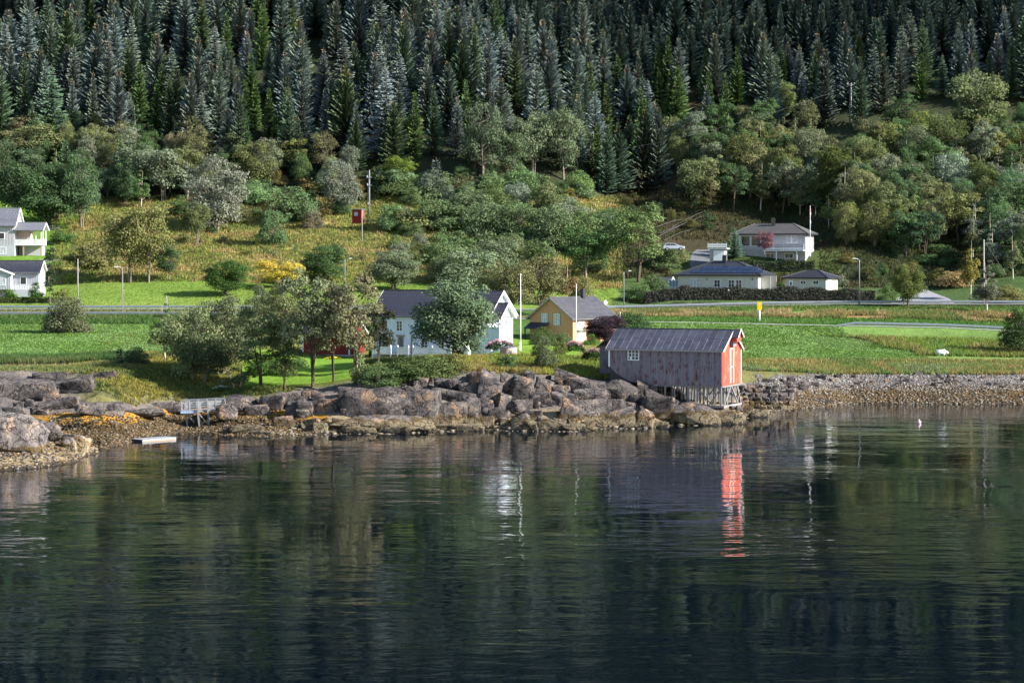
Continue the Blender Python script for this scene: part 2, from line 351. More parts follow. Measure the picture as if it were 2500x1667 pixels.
# far mountain behind, so that reflections never see past the slope
# ---------------------------------------------------------------- water
m, n, out = mat('fjord_water')
g = n.nodes.new('ShaderNodeNewGeometry')
def wn(sx, sy, sc_, det, rough=.5, rot=0, dist=0):
    mp = n.nodes.new('ShaderNodeMapping'); mp.inputs['Scale'].default_value = (sx, sy, 1); mp.inputs['Rotation'].default_value = (0, 0, R(rot))
    n.links.new(g.outputs['Position'], mp.inputs[0]); t = n.nodes.new('ShaderNodeTexNoise'); t.inputs['Scale'].default_value = sc_
    t.inputs['Detail'].default_value = det; t.inputs['Roughness'].default_value = rough; t.inputs['Distortion'].default_value = dist
    n.links.new(mp.outputs[0], t.inputs['Vector']); return t.outputs['Fac']
a1 = wn(.5, 1.0, .85, 1, .45, 5, .3); a2 = wn(.5, 1, 2.6, 1, .5, -8, .2); a3 = wn(.6, 1, .22, 1, .5, 10); amp = wn(.6, 1, .045, 3, .55, 8)
hgt = mth(n, 'ADD', mth(n, 'ADD', mth(n, 'MULTIPLY', a1, .030), mth(n, 'MULTIPLY', a2, .0065)), mth(n, 'MULTIPLY', a3, .055))
hgt = mth(n, 'MULTIPLY', hgt, mth(n, 'MAXIMUM', mth(n, 'MULTIPLY', mth(n, 'SUBTRACT', amp, .33), 5.0), .25))
nb = bump(n, hgt, 1.0)
gl = n.nodes.new('ShaderNodeBsdfGlossy'); gl.inputs['Roughness'].default_value = .03; gl.inputs['Color'].default_value = (.95, .97, 1, 1)
df = n.nodes.new('ShaderNodeBsdfDiffuse'); df.inputs['Color'].default_value = (.0012, .004, .007, 1)
fr = n.nodes.new('ShaderNodeFresnel'); fr.inputs['IOR'].default_value = 1.6
mx = n.nodes.new('ShaderNodeMixShader'); n.links.new(nb, gl.inputs['Normal']); n.links.new(nb, fr.inputs['Normal'])
n.links.new(fr.outputs[0], mx.inputs[0]); n.links.new(df.outputs[0], mx.inputs[1]); n.links.new(gl.outputs[0], mx.inputs[2]); n.links.new(mx.outputs[0], out.inputs[0])
me = npmesh('water', [(-900, -200, 0), (900, -200, 0), (900, 420, 0), (-900, 420, 0)], [(0, 1, 2, 3)])
prm(link('water', me, None, [m]), kind='structure')
# ---------------------------------------------------------------- tree templates
def rng(s): return np.random.default_rng(s)
def cards(Cn, Nn, size, col, r, asp=1.0, jit=.25):
    """leaf sprays: small diamond faces at Cn facing Nn"""
    N = len(Cn); Nn = Nn/np.maximum(np.linalg.norm(Nn, axis=1, keepdims=True), 1e-6)
    t = r.normal(size=(N, 3)); t -= (t*Nn).sum(1, keepdims=True)*Nn; t /= np.maximum(np.linalg.norm(t, axis=1, keepdims=True), 1e-6)
    b = np.cross(Nn, t); s = (size*(1+r.uniform(-jit, jit, N)))[:, None]
    k = r.uniform(.5, .9, (N, 1))
    V = np.stack([Cn-t*s, Cn-b*s*k*asp+t*s*.15, Cn+t*s, Cn+b*s*k*asp-t*s*.1], 1).reshape(-1, 3)
    Fq = np.arange(N*4).reshape(N, 4); return V, Fq, np.repeat(col, 4, axis=0)
def unit(r, n): v = r.normal(size=(n, 3)); return v/np.linalg.norm(v, axis=1, keepdims=True)
def crown_tmpl(name, seed, w, h, z0, nblob, nleaf, leaf, shape='round', br=(.16, .30), tone=.28):
    r = rng(seed); B = []
    while len(B) < nblob:
        p = r.uniform(-1, 1, 3)
        q = (p[2]+1)/2
        if shape == 'round': lim = math.sqrt(max(0, 1-abs(p[2])**2.4))
        elif shape == 'mound': lim = math.sqrt(max(0, 1-q**2.2))
        elif shape == 'cone': lim = (1-q)**.7*min(1, q*6+.3)
        elif shape == 'vase': lim = .45+.6*math.sin(math.pi*min(1, q*.75+.1))
        else: lim = 1
        d = math.hypot(p[0], p[1])
        if d > lim*.95: continue
        if d < lim*.35 and r.random() < .6: continue
        B.append((p[0], p[1], q, r.uniform(*br)*(.7+.5*(1-q))*r.choice([.9, 1, 1.1] if shape == 'round' else [.6, 1, 1.15]) if shape != 'cone' else r.uniform(*br)*(1.1-q)))
    B = np.array(B); ch = h-z0
    cen = np.stack([B[:, 0]*w/2*.9, B[:, 1]*w/2*.9, z0+B[:, 2]*ch*.9+.03*ch], 1); rad = B[:, 3]*w*.5*1.25+.05*w
    wt = rad**2; cnt = np.maximum(8, (wt/wt.sum()*nleaf)).astype(int)
    P, Nn, Cc = [], [], []
    for c, rr, k in zip(cen, rad, cnt):
        u = unit(r, k); u[:, 2] = np.where(u[:, 2] < -.4, -u[:, 2]*.6, u[:, 2])
        dist = rr*(1-np.abs(r.normal(0, .22, k)))*np.array(1+(.26 if shape == 'round' else .42)*vn(u[:, 0]*2+c[0], u[:, 1]*2+c[1], u[:, 2]*2, seed))
        p = c+u*dist[:, None]*np.array([1, 1, .8])
        P.append(p); Nn.append(u*1.0+r.normal(0, .55, (k, 3))+np.array([0, 0, .35]))
        t = 1+r.normal(0, .10)+r.uniform(-tone, tone, k)
        Cc.append(np.stack([t, t*(1+r.uniform(-.05, .05)), t*.95], 1))
    P = np.concatenate(P); Nn = np.concatenate(Nn); Cc = np.clip(np.concatenate(Cc), .3, 2)
    V, Fq, cc = cards(P, Nn, np.full(len(P), leaf), Cc, r)
    return npmesh(name, V, Fq, cc), cen, rad
def trunk_tmpl(name, seed, h, z0, cen, r0, stems=1, col=(1, 1, 1), lean=.06):
    r = random.Random(seed); mb = MB(); mb.color(*col)
    order = sorted(range(len(cen)), key=lambda i: cen[i][2])
    for s in range(stems):
        ax, ay = (r.uniform(-1, 1)*lean*h*(1 if stems == 1 else 2.4) for _ in 'ab'); top = h*(.86 if stems == 1 else r.uniform(.6, .85))
        bx, by = (r.uniform(-.25, .25)*(stems > 1) for _ in 'ab')
        pts = [Vector((bx+ax*t**1.5+r.uniform(-.05, .05), by+ay*t**1.5+r.uniform(-.05, .05), -.5+(top+.5)*t)) for t in (0, .15, .3, .5, .7, .85, 1)]
        mb.tube(pts, [r0*(1.25 if i == 0 else (1-.9*t)) for i, t in enumerate((0, .15, .3, .5, .7, .85, 1))], 6)
        for i in order[s::stems][:26]:
            c = Vector(cen[i]); zz = max(z0*.8, c.z-.35*math.hypot(c.x, c.y)-.5); t = min(.95, max(.1, (zz+.5)/(top+.5)))
            a = Vector((bx+ax*t**1.5, by+ay*t**1.5, zz)); mid = a.lerp(c, .5)+Vector((0, 0, -.08*h*.3))
            mb.tube([a, mid, c], [r0*.34*(1-t*.5), r0*.2, r0*.06], 4, False)
    return mb.mesh(name, True)
WHITE = (5.2, 5.1, 4.9); GREY = (1.8, 1.75, 1.7); BROWN = (.8, .7, .6)
TM = {}
def add_t(kind, w, h, z0, nb, nl, leaf, shape, stems=1, r0=.16, bark=GREY, n=3, **k):
    L = []
    for i in range(n):
        sd_ = sum(map(ord, kind))*7+i*101
        cm, cen, rad = crown_tmpl('crown', sd_, w, h, z0, nb, nl, leaf, shape, **k); cm.materials.append(M_LEAF)
        tm = trunk_tmpl('trunk', sd_, h, z0, cen, r0, stems, bark); tm.materials.append(M_BARK); L.append((cm, tm))
    TM[kind] = (w, h, L)
add_t('round', 8.6, 9.6, 1.1, 80, 20615, 0.130, 'round', 2, .26, BROWN, 2, br=(.14, .26))
add_t('full', 7.6, 8.6, .3, 60, 11780, 0.126, 'round', 4, .16, GREY, 3, br=(.16, .30))
add_t('broad', 7.5, 9.0, 1.6, 44, 7130, 0.143, 'round', 3, .14, GREY, 4)
add_t('open', 6.5, 9.5, 2.6, 30, 5580, 0.134, 'vase', 3, .13, BROWN, 3, br=(.12, .26))
add_t('birch', 4.6, 10., 2.0, 30, 4960, 0.126, 'cone', 1, .13, WHITE, 3, br=(.16, .34))
add_t('mound', 6.5, 5.5, .1, 42, 7130, 0.126, 'mound', 5, .09, GREY, 4, br=(.15, .3))
add_t('shrub', 2.4, 2.2, .0, 20, 1705, 0.084, 'mound', 4, .04, BROWN, 3, br=(.2, .4))
add_t('column', 1.9, 11., .6, 34, 2635, 0.118, 'tube', 1, .10, GREY, 1, br=(.3, .5))
add_t('sapling', 2.4, 5.0, .6, 16, 1395, 0.092, 'cone', 2, .05, WHITE, 2, br=(.2, .45))
def spruce_tmpl(name, seed, h, w, dens=1.0, up=1.0, tip=.14, bare=.06):
    r = random.Random(seed); V = []; Fc = []; Cc = []
    q = rng(seed); nwh = int(h/.37*dens); mb = MB().color(1, 1, 1)
    mb.tube([(0, 0, -1.), (0, 0, h*.5), (0, 0, h)], [.2, .13, .02], 6)
    for i in range(nwh):
        t = i/nwh; z = h*(bare+(1-bare)*t)+r.uniform(-.1, .1)
        L = w/2*(1-t)**.78*r.uniform(.78, 1.12)*(1 if t > .1 else .8)+.22
        n = 5 if t > .8 else (7 if t > .3 else 8)
        el = R((1+44*t**1.2)*up+r.uniform(-7, 7)); a0 = r.uniform(0, 6.3)
        for j in range(n):
            a = a0+6.283*j/n+r.uniform(-.25, .25); Lb = L*r.uniform(.7, 1.18); ca, sa = math.cos(a), math.sin(a)
            if r.random() < .07: continue
            ns = max(2, int(Lb/.27)); tone0 = r.uniform(.75, 1.2)
            for k in range(ns):
                u = (k+.6)/ns; d = Lb*u; zz = z+math.sin(el)*d-(.10*d*d/max(L, .5))*(1-t)*.5+.22*u*u*Lb
                d2 = d*math.cos(el); wdt = (.19+.27*Lb*.26)*(1.15-u)*r.uniform(.8, 1.2); ln = .27+.10*Lb/3
                cx, cyy = ca*d2, sa*d2; fx, fy = ca*ln*1.15, sa*ln*1.15
                dz = math.sin(el)*ln+.03
                b = len(V); hang = .20*r.uniform(.5, 1.8)
                V += [(cx-fx*.5, cyy-fy*.5, zz-dz*.5), (cx-sa*wdt+fx*.2, cyy+ca*wdt+fy*.2, zz-hang), (cx+fx, cyy+fy, zz+dz), (cx+sa*wdt+fx*.2, cyy-ca*wdt+fy*.2, zz-hang)]
                Fc += [(b, b+1, b+2), (b, b+2, b+3)]
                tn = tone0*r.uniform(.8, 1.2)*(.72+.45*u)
                if t > 1-tip*r.uniform(.3, 1.3) and r.random() < .6: cc = (1.9*tn, 1.2*tn, .8*tn)
                else: cc = (tn, tn, tn)
                Cc += [cc]*4
    for k in range(8):
        z = h*(.955+.008*k); b = len(V); a = r.uniform(0, 6.28); s = .12*(1-k/10)+.03
        V += [(-s*math.cos(a), -s*math.sin(a), z), (s*math.cos(a), s*math.sin(a), z), (0, 0, z+.5)]; Fc += [(b, b+1, b+2)]; Cc += [(1.2, 1, .8)]*3
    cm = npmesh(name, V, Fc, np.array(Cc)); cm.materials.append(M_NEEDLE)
    tm = mb.mesh('trunk', True); tm.materials.append(M_BARK); return cm, tm
SP = [spruce_tmpl('crown', 50+i, 17, [7.2, 6.2, 8.0, 5.4, 6.8, 7.6, 7.0, 6.0][i], [1.0, .9, 1.05, 1, .85, 1.1, .95, 1][i], [1.1, .8, 1.25, 1.0, .3, 1.35, -.3, .6][i], [.12, .05, .16, .08, .03, .14, .02, .1][i]) for i in range(8)]
TM['spruce'] = (6.6, 17, SP)
SN = [spruce_tmpl('crown', 80+i, 13, [3.4, 3.9][i], 1.05, .8, .03) for i in range(2)]
TM['narrow'] = (3.6, 13, SN)
SS = [spruce_tmpl('crown', 90+i, 5, [2.6, 2.2][i], 1.1, .8, .05, .02) for i in range(2)]
TM['young'] = (2.4, 5, SS)
_rt = random.Random(11); _cnt = [0]
def tree_at(kind, loc, h, w, color, label, name, cat='tree', group=None, v=None, parts=True):
    W0, H0, L = TM[kind]; cm, tm = L[(v if v is not None else _rt.randrange(len(L))) % len(L)]
    e = empty(name, loc, _rt.uniform(0, 6.28)); prm(e, label, cat, group)
    sx, sz = w/W0, h/H0; e.scale = (sx, sx*_rt.uniform(.92, 1.08), sz)
    c = link('crown', cm, e); kb = 1.0 if cat == 'spruce' else 1.14; c.color = (color[0]*kb, color[1]*kb, color[2]*kb, 1)
    if parts: link('trunk', tm, e)
    return e
def pxtree(kind, px, base, hpx, wpx, color, label, name='tree', lo=200, **k):
    p = hit(px, base, lo); s = F/p.y; p.z -= .1
    return tree_at(kind, p, hpx/s, wpx/s, color, label, name, **k)
# ---------------------------------------------------------------- forest
BLUE = (.132, .165, .140); DGREEN = (.085, .125, .07); VIVID = (.085, .14, .045)
OLV = (.15, .165, .075); GRN = (.095, .15, .065); GRY = (.15, .175, .12); YEL = (.19, .19, .055); DRK = (.065, .105, .05)
EDGE = ([-400, 0, 100, 250, 400, 560, 700, 900, 1100, 1300, 1400, 1500, 1600, 1680, 1800, 2000, 2150, 2350, 2900],
        [430, 430, 400, 385, 375, 430, 440, 425, 412, 405, 430, 480, 450, 345, 322, 318, 300, 270, 255])
rf = random.Random(5); cand = []
Y = 492.0
while Y < 960:
    stepX = 5.2 if Y < 640 else 8
    wd = 1250*Y/F*(1.35 if Y < 640 else 1.6); X = -wd
    while X < wd:
        x = X+rf.uniform(-.45, .45)*stepX; y = Y+rf.uniform(-2.6, 2.6); px = 1250+F*x/y; X += stepX
        zb = float(basez(np.array([px]), np.array([y]))[0]); pb = HZ+(H-zb)*F/y
        if pb > np.interp(px, *EDGE)-rf.uniform(0, 10): continue
        if abs(px-2078) < 34 and pb > 270: continue
        if y < 640 and vn(np.array([x*.05]), np.array([y*.09]), seed=77)[0] > .62: continue
        cand.append((y, x, px, pb))
    Y += 6.2 if Y < 640 else 9.0
cand.sort()
inview = [c for c in cand if -60 < c[2] < 2560 and c[3] > -20]
far = []; NIND = 288
keep = set(id(c) for c in inview[:NIND])
VIV = [(1480, 300, 60), (1600, 260, 50), (1690, 250, 90), (1760, 240, 60), (400, 340, 60), (600, 260, 50), (640, 200, 40), (1830, 230, 40), (1170, 330, 50)]
FL = [(30, 'the top left house'), (160, 'the dark left wood'), (300, 'the tall birch clump'), (420, 'the silvery willows'), (528, 'the round grey willow'), (640, 'the shrub thicket'), (720, 'the yellow-green tree'), (826, 'the hut willow'), (900, 'the upper power poles'), (975, 'the yellow-green maple'), (1080, 'the two young spruces'), (1180, 'the tall grey aspen'), (1300, 'the round-topped aspen'), (1400, 'the yellow slope bush'), (1490, 'the dark gap'), (1590, 'the lone spruce pair'), (1655, 'the parked car'), (1760, 'the terrace garage'), (1868, 'the red-leaved tree'), (1978, 'the pennant pole'), (2078, 'the tall pole'), (2180, 'the conical spruce'), (2290, 'the driveway'), (2390, 'the pale maple'), (2480, 'the right edge')]
def flm(px): return min(FL, key=lambda t: abs(t[0]-px))[1]
def zone_lbl(px, pb, viv, h, c):
    if viv: return 'slender bright green %s spruce among darker spruces, above %s' % ('tall' if h > 13.5 else 'short', flm(px))
    e = np.interp(px, *EDGE); row = 'in the front row' if pb > e-50 else ('in the second rank' if pb > e-100 else ('in the middle ranks' if pb > e-160 else 'high up'))
    sz = 'tall' if h > 21 else ('mid-height' if h > 17.5 else 'shorter'); tn = 'pale grey-green' if c[1] > .165 else ('dark green' if c[2] < .09 else 'blue-green')
    return '%s %s spruce %s, above %s' % (sz, tn, row, flm(px))
def jit(c, r, a=.15):
    k = 1+r.uniform(-a, a); return (c[0]*k*(1+r.uniform(-.08, .08)), c[1]*k, c[2]*k*(1+r.uniform(-.15, .15)))
for c in cand:
    y, x, px, pb = c; z = gz(x, y)
    if id(c) not in keep: far.append((x, y, z)); continue
    viv = rf.random() < .06
    for vx, vy, vr in VIV:
        if abs(px-vx) < vr and rf.random() < .33: viv = True
    h = rf.uniform(12, 22) if not viv else rf.uniform(11, 16); h *= 1.0 if y > 500 else .85
    if px > 1650: h *= .92
    colr = jit(VIVID, rf) if viv else jit(BLUE if rf.random() < (.8 if px < 1500 else .5) else DGREEN, rf, .22)
    tree_at('narrow' if viv else 'spruce', (x, y, z-.2), h, h*(rf.uniform(.27, .33) if viv else rf.uniform(.33, .48)), colr, zone_lbl(px, pb, viv, h, colr), 'spruce_tree', group='spruces of the hillside forest', cat='spruce')
# farther rows read as one mass: one object, instances made from points
fm = bpy.data.meshes.new('far_forest'); fm.from_pydata(far, [], [])
tmpl = bpy.data.collections.new('far_templates')
for cm, tm in SP[:4]: tmpl.objects.link(bpy.data.objects.new('t', cm))
fo = link('far_forest', fm); fo.color = (.06, .086, .07, 1); prm(fo, 'dense spruce forest covering the mountainside above the front trees', 'forest', kind='stuff')
ng = bpy.data.node_groups.new('scatter', 'GeometryNodeTree'); ng.interface.new_socket('Geometry', in_out='INPUT', socket_type='NodeSocketGeometry'); ng.interface.new_socket('Geometry', in_out='OUTPUT', socket_type='NodeSocketGeometry')
gi = ng.nodes.new('NodeGroupInput'); go = ng.nodes.new('NodeGroupOutput'); ip = ng.nodes.new('GeometryNodeInstanceOnPoints'); ci = ng.nodes.new('GeometryNodeCollectionInfo')
ci.inputs[0].default_value = tmpl; ci.inputs['Separate Children'].default_value = True; ip.inputs['Pick Instance'].default_value = True
rv = ng.nodes.new('FunctionNodeRandomValue'); rv.data_type = 'FLOAT_VECTOR'; rv.inputs[1].default_value = (0, 0, 6.28)
rs = ng.nodes.new('FunctionNodeRandomValue'); rs.data_type = 'FLOAT_VECTOR'; rs.inputs[0].default_value = (.8, .8, .8); rs.inputs[1].default_value = (1.1, 1.1, 1.2); rs.inputs['Seed'].default_value = 4
L = ng.links; L.new(gi.outputs[0], ip.inputs['Points']); L.new(ci.outputs[0], ip.inputs['Instance']); L.new(rv.outputs[0], ip.inputs['Rotation']); L.new(rs.outputs[0], ip.inputs['Scale']); L.new(ip.outputs[0], go.inputs[0])
md = fo.modifiers.new('scatter', 'NODES'); md.node_group = ng
print('spruces', len(keep), 'far', len(far), 'in view', len(inview))
# ---------------------------------------------------------------- broadleaf wood on the right slope
rw = random.Random(9); TOP = ([1560, 1640, 1720, 1800, 1950, 2100, 2300, 2600], [400, 375, 352, 340, 335, 325, 290, 270])
BOT = ([1560, 1640, 1700, 1780, 1830, 1990, 2050, 2130, 2250, 2330, 2420, 2500, 2600], [460, 500, 515, 528, 532, 536, 590, 635, 640, 640, 670, 690, 690])
py = 335
while py < 700:
    px = 1560+rw.uniform(0, 40)
    while px < 2560:
        x = px+rw.uniform(-22, 22); yb = py+rw.uniform(-12, 12); px += rw.uniform(44, 66)
        if not (np.interp(x, *TOP) < yb < np.interp(x, *BOT)): continue
        if abs(x-2050) < 75 and yb < 415 and x > 1985: continue
        if x < 1700 and yb > 420 and rw.random() < .7: continue
        k = rw.choice(['broad', 'open', 'open', 'broad', 'birch', 'birch', 'full']); c0 = rw.choice([OLV, GRN, GRY, OLV, (.12, .14, .05), DRK])
        if x > 2350 and 380 < yb < 520 and rw.random() < .0: c0 = (.22, .15, .045)
        hp = rw.uniform(90, 140)*(1 if yb > 400 else .8); wp = hp*(rw.uniform(.55, .9) if k != 'birch' else .45)
        sh = 'narrow' if wp < hp*.6 else ('broad' if wp > hp*.78 else 'rounded'); tn = 'yellowing' if c0[0] > .2 else ('dark green' if c0 == DRK else ('grey-green' if c0 == GRY else ('fresh green' if c0 == GRN else 'olive')))
        rw_ = 'top' if yb < np.interp(x, *TOP)+60 else ('lower edge' if yb > np.interp(x, *BOT)-50 else 'middle'); lb = '%s %s %s tree, %s of right wood, above %s' % ('tall' if hp > 108 else 'shorter', sh, tn, rw_, flm(x))
        _ = 'yellowing broadleaf tree in the wood at the right edge' if c0[0] > .2 else ('olive green broadleaf tree in the wood above the houses on the right' if x < 2060 else 'green broadleaf tree in the thick wood behind the driveway')
        pxtree(k, x, yb, hp, wp, jit(c0, rw, .2), lb, 'broadleaf_tree', group='trees of the right-hand broadleaf wood')
    py += 25
# broadleaf fringe below the spruces on the left
FT = ([-60, 100, 250, 400, 560, 700, 870], [395, 372, 345, 345, 405, 415, 418]); FB = ([-60, 60, 120, 250, 400, 560, 700, 870], [500, 520, 535, 530, 500, 480, 470, 466])
py = 345
while py < 540:
    px = -60+rw.uniform(0, 30)
    while px < 870:
        x = px+rw.uniform(-18, 18); yb = py+rw.uniform(-10, 10); px += rw.uniform(50, 74)
        if not (np.interp(x, *FT) < yb < np.interp(x, *FB)): continue
        dk = x < 330 and yb > 420; k = rw.choice(['broad', 'open', 'full', 'birch', 'broad', 'spruce' if dk else 'full']); c0 = rw.choice([DRK, GRN, DGREEN, DRK] if dk else [OLV, GRY, (.15, .17, .08), (.17, .165, .095), GRN])
        hp = rw.uniform(80, 120); wp = hp*(rw.uniform(.55, .85) if k not in ('birch', 'spruce') else .42)
        tn = 'dark green' if c0 in (DRK, DGREEN) else ('fresh green' if c0 == GRN else ('grey-green' if c0 == GRY else ('olive' if c0 == OLV else 'brownish')))
        pxtree(k, x, yb, hp, wp, jit(c0, rw, .2), '%s %s %s tree in left fringe, above %s' % ('taller' if hp > 100 else 'shorter', 'narrow' if wp < hp*.6 else 'broad', tn, flm(x)), 'forest_tree', group='trees of the left forest fringe')
    py += 27
